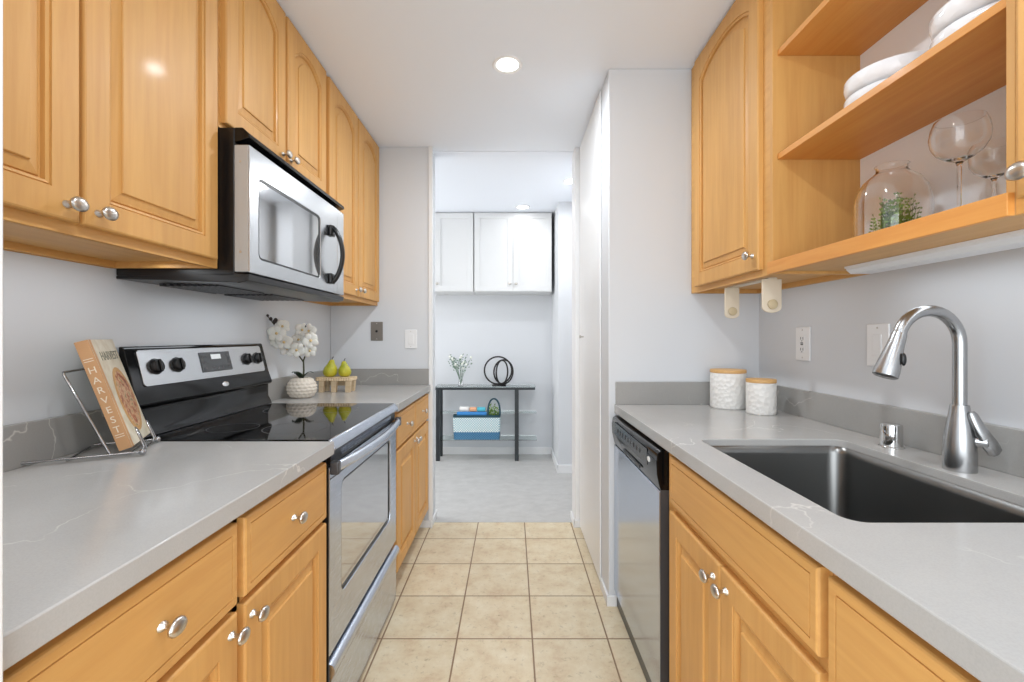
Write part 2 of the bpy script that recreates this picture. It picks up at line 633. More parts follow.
# tall white closet door with its small pull
dr = thing('door_1', (0.436, 2.54, 0.02), 'tall plain white closet door beside the dishwasher end wall', 'door')
del dr['label'], dr['category']
struct(dr)
bx(0.431, 0.4385, 2.235, 2.885, 0.02, H - 0.012).build('door_panel', M['trim'], dr, bevel=0.0015)
kb = MB().lathe([(0.004, 0), (0.004, 0.014), (0.009, 0.017), (0.010, 0.023), (0.006, 0.026)], (0, 0, 0), 16)
kb.v = [Matrix.Translation((0.4305, 2.74, 1.222)) @ Matrix.Rotation(R(-90), 4, 'Y') @ p for p in kb.v]
kb.build('door_knob', M['nickel'], dr)


def downlight(x, y, z, label):
    t = thing('recessed_ceiling_light', (x, y, z), label, 'ceiling light', 'round recessed ceiling lights')
    MB().lathe([(0.048, -0.0015), (0.062, -0.006), (0.068, -0.001), (0.068, 0.0)], (x, y, z), 40, cap0=False, cap1=False).build('trim_ring', M['trim'], t)
    MB().lathe([(0.048, -0.0015), (0.048, -0.0005)], (x, y, z), 40).build('lens', M['lamp'], t)
    return t


downlight(-0.02, 2.04, H, 'round lit recessed ceiling light over the kitchen aisle, the largest one')
downlight(0.465, 3.54, H - 0.006, 'small lit recessed ceiling light beside the tall white closet door top')
downlight(0.10, 4.25, H - 0.006, 'lit recessed ceiling light right above the white far cabinets')

# ------------------------------------------------------------------ cabinet parts


def face_M(side, x, yc, z0):
    """side -1: faces +X (left run), +1: faces -X (right run), 0: faces -Y"""
    rot = {-1: 90, 1: -90, 0: 0}[side]
    return Matrix.Translation((x, yc, z0)) @ Matrix.Rotation(R(rot), 4, 'Z')


def knob(side, x, y, z, parent, s=1.0):
    Mx = face_M(side, x, y, z)
    b = MB(Mx)
    b.lathe([(0.009 * s, 0), (0.008 * s, 0.003), (0.0045 * s, 0.006), (0.0045 * s, 0.014), (0.010 * s, 0.0175), (0.0155 * s, 0.021), (0.0165 * s, 0.0245), (0.013 * s, 0.0285), (0.006 * s, 0.0305)],
            (0, 0, 0), 24, axis='-Y', sx=1.12, sy=0.86)
    return b.build('knob', M['nickel'], parent, angle=60)


def raised_door(side, x, yc, z0, w, h, parent, arch=0.0, fw=0.056, t=0.018, mat_=None, knob_at=None, name='door'):
    """x = back plane of the door; raised panel with optional arched head"""
    K = 14
    Mx = face_M(side, x, yc, z0)
    b = MB(Mx)

    def lp(d, y, curved):
        hw = w / 2 - d
        pts = [(-hw, y, d), (hw, y, d)]
        for k in range(K + 1):
            u = 1 - 2 * k / K
            top = h - d
            if curved and arch:
                q = min(1.0, abs(u) * 1.0)
                top -= arch * (1 - math.sqrt(max(0, 1 - (0.80 * q) ** 2))) / (1 - math.sqrt(1 - 0.80 ** 2))
            pts.append((u * hw, y, top))
        return pts
    F = -t
    prof = [(0.0, 0.0, 0), (0.0, F + 0.0045, 0), (0.0015, F + 0.0015, 0), (0.0045, F, 0),
            (fw - 0.0005, F, 1), (fw, F + 0.004, 1), (fw + 0.0015, F + 0.004, 1), (fw + 0.003, F + 0.0022, 1), (fw + 0.008, F + 0.0040, 1), (fw + 0.009, F + 0.0125, 1),
            (fw + 0.0125, F + 0.0135, 1), (fw + 0.014, F + 0.0105, 1), (fw + 0.034, F + 0.0055, 1), (fw + 0.0345, F + 0.0025, 1), (fw + 0.036, F + 0.0010, 1), (fw + 0.040, F + 0.0006, 1)]
    b.loops([lp(*p) for p in prof], True, True)
    d = b.build(name, mat_ or M['maple'], parent, angle=14)
    if knob_at:
        kx, kz = knob_at
        Mk = Mx @ Vector((kx, -t, kz))
        knob(side, Mk.x, Mk.y, Mk.z, d)
    return d


def slab(side, x, yc, z0, w, h, parent, t=0.018, mat_=None, knob_at=None, name='drawer'):
    Mx = face_M(side, x, yc, z0)
    b = MB(Mx)
    F = -t

    def lp(d, y):
        hw = w / 2 - d
        return [(-hw, y, d), (hw, y, d), (hw, y, h - d), (-hw, y, h - d)]
    b.loops([lp(*p) for p in [(0, 0), (0, F + 0.005), (0.0012, F + 0.002), (0.004, F), (0.0170, F), (0.0178, F + 0.0035), (0.0192, F + 0.0035), (0.0200, F), (0.03, F)]], True, True)
    d = b.build(name, mat_ or M['maple_y'], parent, angle=20)
    if knob_at:
        Mk = Mx @ Vector((knob_at[0], -t, knob_at[1]))
        knob(side, Mk.x, Mk.y, Mk.z, d)
    return d


def shaker(x0, x1, z0, z1, yf, parent, knob_at=None):
    w, h = x1 - x0, z1 - z0
    b = MB(face_M(0, (x0 + x1) / 2, yf + 0.018, z0))
    F = -0.018

    def lp(d, y):
        hw = w / 2 - d
        return [(-hw, y, d), (hw, y, d), (hw, y, h - d), (-hw, y, h - d)]
    b.loops([lp(*p) for p in [(0, 0), (0, F), (0.05, F), (0.05, F + 0.007)]], True, True)
    d = b.build('door', M['cab_white'], parent, bevel=0.001)
    if knob_at:
        knob(0, knob_at[0], yf, knob_at[1], d, 0.85)
    return d


def upper_carcass(side, xw, xf, y0, y1, z0, z1, parent, stiles=(0.03, 0.03), mid=None):
    s = 1 if xf > xw else -1
    b = MB()
    b.box(xw, xf - s * 0.012, y0, y0 + 0.014, z0, z1)
    b.box(xw, xf - s * 0.012, y1 - 0.014, y1, z0, z1)
    b.box(xw, xf - s * 0.012, y0 + 0.014, y1 - 0.014, z0 + 0.018, z0 + 0.032)
    b.box(xw, xf - s * 0.012, y0 + 0.014, y1 - 0.014, z1 - 0.014, z1)
    b.box(xw, xw + s * 0.016, y0 + 0.014, y1 - 0.014, z0, z1 - 0.014)
    b.build('carcass', M['maple_y'], parent, bevel=0.001)
    f = MB()
    fx0, fx1 = xf - s * 0.012, xf
    f.box(fx0, fx1, y0, y0 + stiles[0], z0, z1)
    f.box(fx0, fx1, y1 - stiles[1], y1, z0, z1)
    f.box(fx0, fx1, y0 + stiles[0], y1 - stiles[1], z0, z0 + 0.045)
    f.box(fx0, fx1, y0 + stiles[0], y1 - stiles[1], z1 - 0.03, z1)
    if mid:
        f.box(fx0, fx1, mid - 0.02, mid + 0.02, z0 + 0.045, z1 - 0.03)
    f.build('face_frame', M['maple_y'], parent, bevel=0.0008)


def base_carcass(xw, xf, y0, y1, parent, toe_x, rails, mids=()):
    s = 1 if xf > xw else -1
    b = MB()
    z0, z1 = 0.10, 0.875
    b.box(xw, xf - s * 0.012, y0, y0 + 0.014, z0, z1)
    b.box(xw, xf - s * 0.012, y1 - 0.014, y1, z0, z1)
    b.box(xw, xf - s * 0.012, y0 + 0.014, y1 - 0.014, z0, z0 + 0.014)
    b.box(xw, xw + s * 0.014, y0 + 0.014, y1 - 0.014, z0 + 0.014, z1)
    b.build('carcass', M['maple_y'], parent)
    f = MB()
    fx0, fx1 = xf - s * 0.012, xf
    f.box(fx0, fx1, y0, y0 + 0.03, z0, z1)
    f.box(fx0, fx1, y1 - 0.03, y1, z0, z1)
    for (a, c) in rails:
        f.box(fx0, fx1, y0 + 0.03, y1 - 0.03, a, c)
    for m_ in mids:
        f.box(fx0, fx1, m_ - 0.02, m_ + 0.02, z0, z1)
    f.build('face_frame', M['maple_y'], parent, bevel=0.0008)
    bx(xw, toe_x, y0 + 0.001, y1 - 0.001, 0.0, 0.10).build('toe_kick', M['toe'], parent)


UB = 1.420
XFU = -0.862           # left uppers: face frame plane
# ---- left upper cabinets
c = thing('wall_cabinet', (-1.01, 0.89, UB), 'maple wall cabinet with two tall doors nearest the camera, left of the microwave', 'cabinet', 'maple wall cabinets')
upper_carcass(-1, XL + 0.001, XFU, 0.449, 1.332, UB, H - 0.004, c, mid=0.888)
raised_door(-1, XFU, 0.679, UB + 0.022, 0.423, 0.985, c, arch=0.05, knob_at=(0.185, 0.030))
raised_door(-1, XFU, 1.104, UB + 0.022, 0.410, 0.985, c, arch=0.05, knob_at=(-0.174, 0.030))
c = thing('wall_cabinet', (-1.01, 1.71, 1.838), 'short maple wall cabinet with two arched doors directly above the microwave', 'cabinet', 'maple wall cabinets')
upper_carcass(-1, XL + 0.001, XFU, 1.336, 2.092, 1.838, H - 0.004, c, mid=1.71)
raised_door(-1, XFU, 1.523, 1.854, 0.355, 0.575, c, arch=0.050, knob_at=(0.155, 0.040))
raised_door(-1, XFU, 1.894, 1.854, 0.355, 0.575, c, arch=0.050, knob_at=(-0.155, 0.040))
c = thing('wall_cabinet', (-1.01, 2.5, UB), 'maple wall cabinet with two arched doors, far end of left wall beyond microwave', 'cabinet', 'maple wall cabinets')
upper_carcass(-1, XL + 0.001, XFU, 2.096, 2.918, UB, H - 0.004, c, mid=2.505)
raised_door(-1, XFU, 2.302, UB + 0.022, 0.385, 0.985, c, arch=0.050, knob_at=(0.165, 0.035))
raised_door(-1, XFU, 2.703, UB + 0.022, 0.385, 0.985, c, arch=0.050, knob_at=(-0.165, 0.035))

# ---- right upper cabinets
XFR = 0.815
c = thing('wall_cabinet', (0.97, 1.75, 1.417), 'maple wall cabinet with one arched door, right wall above the canisters', 'cabinet', 'maple wall cabinets')
upper_carcass(1, XR - 0.001, XFR, 1.436, 2.068, 1.417, H - 0.004, c, stiles=(0.045, 0.045))
raised_door(1, XFR, 1.735, 1.439, 0.515, 0.985, c, arch=0.050, knob_at=(0.225, 0.05))

c = thing('open_shelf_cabinet', (0.95, 1.08, 1.417), 'open maple shelf unit holding white dishes and glassware above the sink', 'shelf')
b = MB().box(XR - 0.001, XFR - 0.002, 1.420, 1.435, 1.417, H - 0.004).box(XR - 0.001, XFR, 0.737, 0.751, 1.417, H - 0.004)
b.build_each('side_panel', M['maple'], c, bevel=0.001)
bx(1.086, XR - 0.001, 0.752, 1.4195, 1.443, H - 0.005).build('back_panel', mat('white_melamine', srgb(243, 246, 250), 0.5), c)
bx(0.8155, XR - 0.002, 0.7515, 1.4195, 1.425, 1.4425).build('bottom_shelf', M['maple_y'], c)
bx(0.802, 0.8150, 0.737, 1.432, 1.4165, 1.4545).build('front_rail', M['maple_dark'], c, bevel=0.0012)
for zz in (1.773, 2.097):
    bx(0.828, 1.0855, 0.7515, 1.4195, zz, zz + 0.018).build('shelf', M['maple_dark'], c, bevel=0.001)
bx(0.806, 1.0855, 0.7515, 1.4195, H - 0.022, H - 0.004).build('top_panel', M['maple_y'], c)

c = thing('wall_cabinet', (0.97, 0.5, 1.417), 'maple wall cabinet edge at far right frame border, with round nickel knob', 'cabinet', 'maple wall cabinets')
upper_carcass(1, XR - 0.001, XFR, 0.30, 0.7365, 1.417, H - 0.004, c)
raised_door(1, XFR, 0.516, 1.439, 0.410, 0.985, c, arch=0.050, knob_at=(-0.180, 0.035))

# ---- left base cabinets
XFB = -0.5487
c = thing('base_cabinet', (-0.85, 0.9, 0), 'maple base cabinet with two drawers over two doors, left of the range near camera', 'cabinet', 'maple base cabinets')
base_carcass(XL + 0.001, XFB, 0.452, 1.3175, c, -0.60, [(0.10, 0.13), (0.675, 0.715), (0.85, 0.875)], (0.896,))
slab(-1, XFB, 0.680, 0.702, 0.405, 0.158, c, knob_at=(0.01, 0.079))
slab(-1, XFB, 1.106, 0.702, 0.398, 0.158, c, knob_at=(0.0, 0.079))
raised_door(-1, XFB, 0.680, 0.125, 0.405, 0.562, c, knob_at=(0.180, 0.530))
raised_door(-1, XFB, 1.106, 0.125, 0.398, 0.562, c, knob_at=(-0.176, 0.530))
c = thing('base_cabinet', (-0.85, 2.5, 0), 'maple base cabinet with two drawers over two doors, beyond the range at far left', 'cabinet', 'maple base cabinets')
base_carcass(XL + 0.001, XFB, 2.092, 2.916, c, -0.60, [(0.10, 0.13), (0.675, 0.715), (0.85, 0.875)], (2.5,))
slab(-1, XFB, 2.305, 0.702, 0.385, 0.158, c, knob_at=(0.0, 0.079))
slab(-1, XFB, 2.700, 0.702, 0.385, 0.158, c, knob_at=(0.0, 0.079))
raised_door(-1, XFB, 2.305, 0.125, 0.385, 0.562, c, knob_at=(0.168, 0.530))
raised_door(-1, XFB, 2.700, 0.125, 0.385, 0.562, c, knob_at=(-0.168, 0.530))

# ---- right base cabinets
XFC = 0.4895
c = thing('base_cabinet', (0.8, 1.05, 0), 'maple sink base cabinet with a wide blank front over two doors, beside dishwasher', 'cabinet', 'maple base cabinets')
base_carcass(XR - 0.001, XFC, 0.694, 1.418, c, 0.55, [(0.10, 0.13), (0.685, 0.74), (0.855, 0.875)], ())
slab(1, XFC, 1.034, 0.725, 0.662, 0.139, c, name='false_drawer_front')
raised_door(1, XFC, 1.2010, 0.125, 0.328, 0.575, c, knob_at=(0.135, 0.535))
raised_door(1, XFC, 0.8670, 0.125, 0.328, 0.575, c, knob_at=(-0.135, 0.535))
c = thing('base_cabinet', (0.8, 0.45, 0), 'maple base cabinet at bottom right corner of the photo, right of the sink base', 'cabinet', 'maple base cabinets')
base_carcass(XR - 0.001, XFC, 0.15, 0.692, c, 0.55, [(0.10, 0.13), (0.685, 0.74), (0.855, 0.875)], ())
slab(1, XFC, 0.432, 0.69, 0.50, 0.172, c, knob_at=(0.0, 0.086))
raised_door(1, XFC, 0.432, 0.125, 0.50, 0.545, c, knob_at=(0.215, 0.50))


# ------------------------------------------------------------------ worktops
CT, CB = 0.915, 0.877
c = thing('countertop', (-0.84, 0.9, CB), 'grey quartz countertop on the left, nearest the camera, under the cookbook', 'countertop', 'grey quartz countertops')
bx(XL + 0.001, -0.5197, 0.449, 1.3315, CB, CT).build('slab', M['quartz'], c, bevel=0.0025, origin=(0, 0, 0))
bx(XL + 0.001, XL + 0.019, 0.449, 1.3315, CT, 1.017).build('backsplash', M['quartz_back_shaded'], c, bevel=0.0015, origin=(0, 0, 0))
c = thing('countertop', (-0.84, 2.5, CB), 'grey quartz countertop beyond the range, carrying the orchid and the pears', 'countertop', 'grey quartz countertops')
bx(XL + 0.001, -0.5197, 2.0865, 2.919, CB, CT).build('slab', M['quartz'], c, bevel=0.0025, origin=(0, 0, 0))
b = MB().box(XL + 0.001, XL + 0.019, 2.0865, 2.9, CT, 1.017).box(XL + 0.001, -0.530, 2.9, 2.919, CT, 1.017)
b.build('backsplash', M['quartz_back_shaded'], c, bevel=0.0015, origin=(0, 0, 0))


def rrect(x0, x1, y0, y1, r, n=6):
    pts = []
    for (cx, cy, a0) in ((x1 - r, y1 - r, 0), (x0 + r, y1 - r, 90), (x0 + r, y0 + r, 180), (x1 - r, y0 + r, 270)):
        for k in range(n + 1):
            a = R(a0 + 90 * k / n)
            pts.append((cx + r * math.cos(a), cy + r * math.sin(a)))
    return pts


SX0, SX1, SY0, SY1 = 0.557, 0.979, 0.75, 1.36


def slab_with_hole(parent):
    bm = bmesh.new()
    out = [(0.465, -0.1), (XR - 0.001, -0.1), (XR - 0.001, 2.069), (0.465, 2.069)]
    inn = rrect(SX0, SX1, SY0, SY1, 0.035)
    es = []
    for lp in (out, inn):
        vs = [bm.verts.new((p[0], p[1], CT)) for p in lp]
        for i in range(len(vs)):
            es.append(bm.edges.new((vs[i], vs[(i + 1) % len(vs)])))
    r = bmesh.ops.triangle_fill(bm, use_beauty=True, edges=es)
    fs = [f for f in bm.faces]
    ex = bmesh.ops.extrude_face_region(bm, geom=fs)
    vs = [v for v in ex['geom'] if isinstance(v, bmesh.types.BMVert)]
    bmesh.ops.translate(bm, vec=(0, 0, CB - CT), verts=vs)
    bmesh.ops.recalc_face_normals(bm, faces=bm.faces)
    me = bpy.data.meshes.new('slab')
    bm.to_mesh(me)
    bm.free()
    me.materials.append(M['quartz'])
    o = bpy.data.objects.new('slab', me)
    COL.objects.link(o)
    o.parent = parent
    o.location = -Vector(parent.location)
    md = o.modifiers.new('edges', 'BEVEL')
    md.width = 0.0025
    md.segments = 2
    md.limit_method = 'ANGLE'
    md.angle_limit = R(50)
    return o


c = thing('countertop', (0.8, 1.0, CB), 'grey quartz countertop along the right wall, with the sink cut into it', 'countertop', 'grey quartz countertops')
slab_with_hole(c)
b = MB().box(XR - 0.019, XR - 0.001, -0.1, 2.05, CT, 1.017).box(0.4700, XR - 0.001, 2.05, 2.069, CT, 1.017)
b.build('backsplash', M['quartz_back_shaded'], c, bevel=0.0015, origin=(0, 0, 0))

# ---- sink
snk = thing('sink', (0.768, 1.055, 0.66), 'deep dark stainless steel undermount sink in the right countertop', 'sink')
lps = []
for (ins, z, r) in ((0.0022, CT - 0.019, 0.035), (0.0024, CB - 0.004, 0.036), (0.003, CB - 0.010, 0.04), (0.008, 0.70, 0.04), (0.014, 0.682, 0.045), (0.026, 0.671, 0.05), (0.045, 0.668, 0.05), (0.17, 0.665, 0.035)):
    lps.append([(p[0], p[1], z) for p in rrect(SX0 + ins, SX1 - ins, SY0 + ins, SY1 - ins, r, 8)])
b = MB().loops(lps, False, True)
b.build('bowl', M['steel_dark'], snk, angle=50, solid=0.0012)
b = MB().lathe([(0.055, 0), (0.055, 0.002), (0.045, 0.003), (0.040, 0.001), (0.02, 0.0012), (0.005, 0.004)], (0.768, 1.12, 0.6665), 28)
b.build('drain', M['chrome'], snk)

# ---- faucet
fx, fy = 1.026, 1.043
fc = thing('kitchen_faucet', (fx, fy, CT), 'brushed steel gooseneck pull-down faucet behind the sink', 'faucet')
b = MB().lathe([(0.0295, 0), (0.030, 0.003), (0.0297, 0.04), (0.0285, 0.07), (0.0245, 0.10), (0.0195, 0.13), (0.0172, 0.147), (0.0165, 0.150)], (fx, fy, CT), 36)
b.build('body', M['faucet'], fc, angle=45)
pts = [(fx, fy, CT + 0.150), (fx, fy, 1.12), (fx, fy, 1.205)]
rad = 0.075
for k in range(1, 17):
    a = math.pi * k / 17 * (165 / 180) * 17 / 16
    pts.append((fx - rad + rad * math.cos(a), fy - 0.010 * (1 - math.cos(a)) / 2, 1.205 + rad * math.sin(a)))
MB().tube(pts, 0.0130, 18, up=(0, 1, 0)).build('spout', M['faucet'], fc, angle=60)
e = Vector(pts[-1])
dr_ = (Vector(pts[-1]) - Vector(pts[-2])).normalized()
p2 = [e + dr_ * t for t in (-0.004, 0.002, 0.02, 0.085, 0.098, 0.101)]
MB().tube(p2, [0.0140, 0.0150, 0.0160, 0.0245, 0.0245, 0.020], 22, up=(0, 1, 0)).build('spray_head', M['faucet'], fc, angle=50)
bq = e + dr_ * 0.06 + Vector((0.012, -0.021, 0.002))
MB().ball(bq, 0.012, 14, 0.5, 0.35, 1.2).build('spray_button', M['black'], fc)
hub = Vector((fx + 0.012, fy - 0.012, CT + 0.070))
hd = Vector((0.62, -0.78, 0.02)).normalized()
b = MB().tube([hub - hd * 0.01, hub + hd * 0.028, hub + hd * 0.030], [0.0125, 0.013, 0.011], 20)
b.build('handle_hub', M['faucet'], fc, angle=50)
p0 = hub + hd * 0.030
lv = [p0 + Vector((0.016, 0.0, -0.026)), p0 + Vector((0.013, 0, -0.021)), p0 + Vector((0.004, 0.002, -0.005)), p0 + Vector((-0.014, 0.006, 0.028)), p0 + Vector((-0.024, 0.012, 0.060)), p0 + Vector((-0.026, 0.013, 0.066))]
MB().tube(lv, [0.008, 0.0155, 0.017, 0.013, 0.0095, 0.006], 18, flat=0.55, up=(0, 1, 0)).build('handle_lever', M['faucet'], fc, angle=50)

b = MB().lathe([(0.030, 0), (0.030, 0.002), (0.0255, 0.004), (0.0255, 0.058), (0.0245, 0.063), (0.020, 0.065)], (1.052, 1.262, CT), 32)
o = b.build('sink_air_gap', M['chrome'])
tag(o, 'small round chrome air gap cap on counter behind the sink', 'air gap')

# ------------------------------------------------------------------ dishwasher
DY0, DY1 = 1.424, 2.050
dw = thing('dishwasher', (0.8, 1.74, 0), 'stainless steel dishwasher with black control panel under right countertop', 'dishwasher')
bx(0.492, XR - 0.03, DY0 + 0.004, DY1, 0.07, 0.868).build('tub', M['black'], dw)
bx(0.4625, 0.4915, DY0 + 0.002, DY1 + 0.012, 0.075, 0.735).build('door', [M['steel_dw']], dw, bevel=0.003)
bx(0.4640, 0.4915, DY0 + 0.0005, DY0 + 0.0018, 0.075, 0.74).build('door_edge', M['grey_plastic'], dw)
# curved control panel
b = MB()
pf = [(0.492, 0.865), (0.468, 0.865), (0.4560, 0.855), (0.4520, 0.83), (0.4535, 0.79), (0.4610, 0.755), (0.4660, 0.737), (0.492, 0.737)]
b.prism_y(pf, DY0 + 0.001, DY1 + 0.013)
b.build('control_panel', M['black_gloss'], dw, angle=50, bevel=0.0015)
b = MB()
b.prism_y([(0.4505, 0.846), (0.4515, 0.846), (0.4530, 0.792), (0.4515, 0.792)], DY0 + 0.10, DY1 - 0.02)
b.build('button_strip', M['display'], dw)
bt = MB()
for k in range(9):
    yy = DY0 + 0.18 + k * 0.042
    bt.box(0.4490, 0.4512, yy, yy + 0.016, 0.812, 0.828)
bt.build_each('button', M['grey_plastic'], dw, bevel=0.001)
b = MB().lathe([(0.014, 0), (0.014, 0.002)], (0, 0, 0), 24, sy=0.62)
b.v = [Matrix.Translation((0.4512, DY0 + 0.075, 0.818)) @ Matrix.Rotation(R(-90), 4, 'Y') @ Matrix.Rotation(R(90), 4, 'Z') @ p for p in b.v]
b.build('badge', M['white_plastic'], dw)
bx(0.4535, 0.458, 1.62, 1.86, 0.752, 0.765).build('grip_recess', M['black'], dw, bevel=0.002)
bx(0.475, 0.50, DY0 + 0.004, DY1 + 0.012, 0.004, 0.072).build('kick_plate', M['black'], dw)

# ------------------------------------------------------------------ range
RY0, RY1 = 1.337, 2.081
rg = thing('range_oven', (-0.85, 1.71, 0), 'stainless steel electric range with black glass cooktop between left countertops', 'range')
bx(XL + 0.01, -0.5475, RY0, RY1, 0.03, 0.895).build('body', M['black'], rg)
bx(-1.098, -0.5405, RY0 + 0.001, RY1 - 0.001, 0.896, 0.9175).build('cooktop', M['black_glass'], rg, bevel=0.002)
b = MB().prism_y([(-0.5400, 0.9180), (-0.5400, 0.884), (-0.524, 0.884), (-0.5195, 0.889), (-0.521, 0.897), (-0.533, 0.9165)], RY0 + 0.001, RY1 - 0.001)
b.build('cooktop_front_trim', M['steel'], rg, angle=25, bevel=0.002)
bn = MB()
for (px, py, r) in ((-0.72, 1.52, 0.10), (-0.72, 1.90, 0.075), (-0.93, 1.52, 0.075), (-0.93, 1.90, 0.095)):
    bn.lathe([(r, 0.9176), (r + 0.0015, 0.9179), (r + 0.003, 0.9176)], (px, py, 0), 48, cap0=False, cap1=False)
bn.build_each('burner_ring', M['grey_plastic'], rg)
# vent slots and door
bx(-0.5475, -0.535, RY0 + 0.006, RY1 - 0.006, 0.843, 0.884).build('vent_strip', M['black'], rg)
vs = MB()
for k in range(44):
    yy = RY0 + 0.09 + k * 0.0132
    vs.box(-0.535, -0.5335, yy, yy + 0.005, 0.852, 0.872)
vs.build('vent_slots', M['steel'], rg)


def door_with_window(parent, name, xb, xf, y0, y1, z0, z1, wy0, wy1, wz0, wz1, r, material):
    """plate facing +X with a rounded window opening"""
    bm = bmesh.new()
    es = []
    for lp in ([(y0, z0), (y1, z0), (y1, z1), (y0, z1)], rrect(wy0, wy1, wz0, wz1, r, 6)):
        vs_ = [bm.verts.new((xf, p[0], p[1])) for p in lp]
        for i in range(len(vs_)):
            es.append(bm.edges.new((vs_[i], vs_[(i + 1) % len(vs_)])))
    bmesh.ops.triangle_fill(bm, use_beauty=True, edges=es)
    ex = bmesh.ops.extrude_face_region(bm, geom=list(bm.faces))
    bmesh.ops.translate(bm, vec=(xb - xf, 0, 0), verts=[v for v in ex['geom'] if isinstance(v, bmesh.types.BMVert)])
    bmesh.ops.recalc_face_normals(bm, faces=bm.faces)
    org = Vector((xb, (y0 + y1) / 2, z0))
    bmesh.ops.translate(bm, vec=-org, verts=bm.verts)
    me = bpy.data.meshes.new(name)
    bm.to_mesh(me)
    bm.free()
    me.materials.append(material)
    o = bpy.data.objects.new(name, me)
    COL.objects.link(o)
    o.parent = parent
    o.location = org - wloc(parent)
    md = o.modifiers.new('edges', 'BEVEL')
    md.width = 0.003
    md.segments = 3
    md.limit_method = 'ANGLE'
    md.angle_limit = R(50)
    return o


od = door_with_window(rg, 'oven_door', -0.5480, -0.5300, 1.322, RY1 + 0.001, 0.290, 0.838, 1.415, 1.985, 0.425, 0.775, 0.03, M['steel'])
bx(-0.5470, -0.5365, 1.405, 1.995, 0.415, 0.785).build('window_glass', M['oven_glass'], od)
fr = MB()
for (ins, a) in ((0.0, 0.006),):
    outl = rrect(1.415, 1.985, 0.425, 0.775, 0.03, 8)
    inl = rrect(1.423, 1.977, 0.433, 0.767, 0.025, 8)
    fr.loops([[(-0.5363, p[0], p[1]) for p in outl], [(-0.5335, p[0], p[1]) for p in outl], [(-0.5335, p[0], p[1]) for p in inl], [(-0.5363, p[0], p[1]) for p in inl]], False, False)
fr.build('window_gasket', M['black'], od)
# bowed handle
hp = []
for k in range(21):
    t = k / 20
    bow = math.sin(math.pi * t)
    hp.append((-0.520 + 0.033 * bow ** 0.8, 1.330 + t * (RY1 - 0.010 - 1.330), 0.838))
MB().tube(hp, 0.0125, 16, flat=1.3, up=(0, 0, 1)).build('door_handle', M['steel'], od, angle=60)
b = MB().box(-0.5300, -0.505, 1.323, 1.346, 0.818, 0.856).box(-0.5300, -0.505, RY1 - 0.026, RY1, 0.818, 0.856)
b.build_each('handle_end_cap', M['grey_plastic'], od, bevel=0.004, seg=3)
bx(-0.5480, -0.5315, 1.3185, 1.3215, 0.030, 0.842).build('door_edge', M['black'], rg)
bx(-0.5301, -0.5296, 1.326, RY1 - 0.003, 0.803, 0.807).build('seam', M['black'], od)
# storage drawer with rounded lip
b = MB().prism_y([(-0.5480, 0.022), (-0.5330, 0.022), (-0.5310, 0.05), (-0.5300, 0.20), (-0.5250, 0.222), (-0.5160, 0.240), (-0.5150, 0.252), (-0.5210, 0.264), (-0.5330, 0.270), (-0.5480, 0.270)], 1.322, RY1 + 0.001)
b.build('storage_drawer', M['steel'], rg, angle=50)
bx(XL + 0.05, -0.56, RY0 + 0.01, RY1 - 0.01, 0.0, 0.03).build('foot_plinth', M['black'], rg)
# back guard
BG = [(XL + 0.008, 0.918), (-1.096, 0.918), (-1.102, 0.935), (-1.113, 0.955), (-1.113, 1.005), (-1.098, 1.012), (-1.096, 1.022), (-1.112, 1.066), (-1.1415, 1.184), (-1.146, 1.191), (XL + 0.008, 1.191)]
b = MB().prism_y(BG, RY0 + 0.001, RY1 - 0.001)
b.build('backguard', M['black_gloss'], rg, angle=50, bevel=0.002)
# slanted steel fascia
ux, uz = (-1.140 + 1.112), (1.178 - 1.066)
ln = math.hypot(ux, uz)
ux, uz = ux / ln, uz / ln
nx, nz = uz, -ux          # outward normal (+X, +Z)


def fascia(s, o):
    """distance s up the slope, offset o out of it -> (x, z)"""
    return (-1.112 + ux * s + nx * o, 1.066 + uz * s + nz * o)


b = MB()
lpf = rrect(RY0 + 0.038, RY1 - 0.034, 0.002, 0.117, 0.012, 6)
b.loops([[(fascia(p[1], o_)[0], p[0], fascia(p[1], o_)[1]) for p in lpf] for o_ in (0.0, 0.004)], True, True)
fas = b.build('control_fascia', M['steel_mw'], rg, bevel=0.001)


def slope_M(y, s, o):
    x, z = fascia(s, o)
    n = Vector((nx, 0, nz))
    upv = Vector((ux, 0, uz))
    rt = upv.cross(n)
    m3 = Matrix((rt, upv, n)).transposed().to_4x4()
    return Matrix.Translation((x, y, z)) @ m3


for yy in (1.434, 1.527, 1.925, 2.004):
    Mk = slope_M(yy, 0.062, 0.004)
    b = MB(Mk).lathe([(0.026, 0), (0.026, 0.002), (0.0225, 0.003), (0.0215, 0.013), (0.019, 0.015), (0.006, 0.0155)], (0, 0, 0), 32)
    k = b.build('control_knob', M['black'], rg, angle=50)
    MB(Mk).box(-0.004, 0.004, -0.020, 0.020, 0.0148, 0.021).build('knob_grip', M['black_gloss'], k, bevel=0.002)
Mk = slope_M(1.728, 0.062, 0.004)
dsp = MB(Mk).box(-0.086, 0.086, -0.037, 0.037, 0, 0.003).build('display_panel', M['display'], fas, bevel=0.001)
b = MB(Mk)
for i in range(3):
    for sx_ in (-1, 1):
        b.box(sx_ * 0.07 - 0.007, sx_ * 0.07 + 0.007, -0.026 + i * 0.021, -0.018 + i * 0.021, 0.003, 0.0036)
for i in range(3):
    b.box(-0.03 + i * 0.026, -0.018 + i * 0.026, -0.028, -0.019, 0.003, 0.0036)
b.build_each('display_button', M['grey_plastic'], fas)
MB(Mk).box(-0.028, 0.028, 0.010, 0.028, 0.003, 0.0034).build('clock', M['lcd'], fas)
b = MB().lathe([(0.020, 0), (0.020, 0.003), (0.017, 0.004)], (0, 0, 0), 28, sy=0.5)
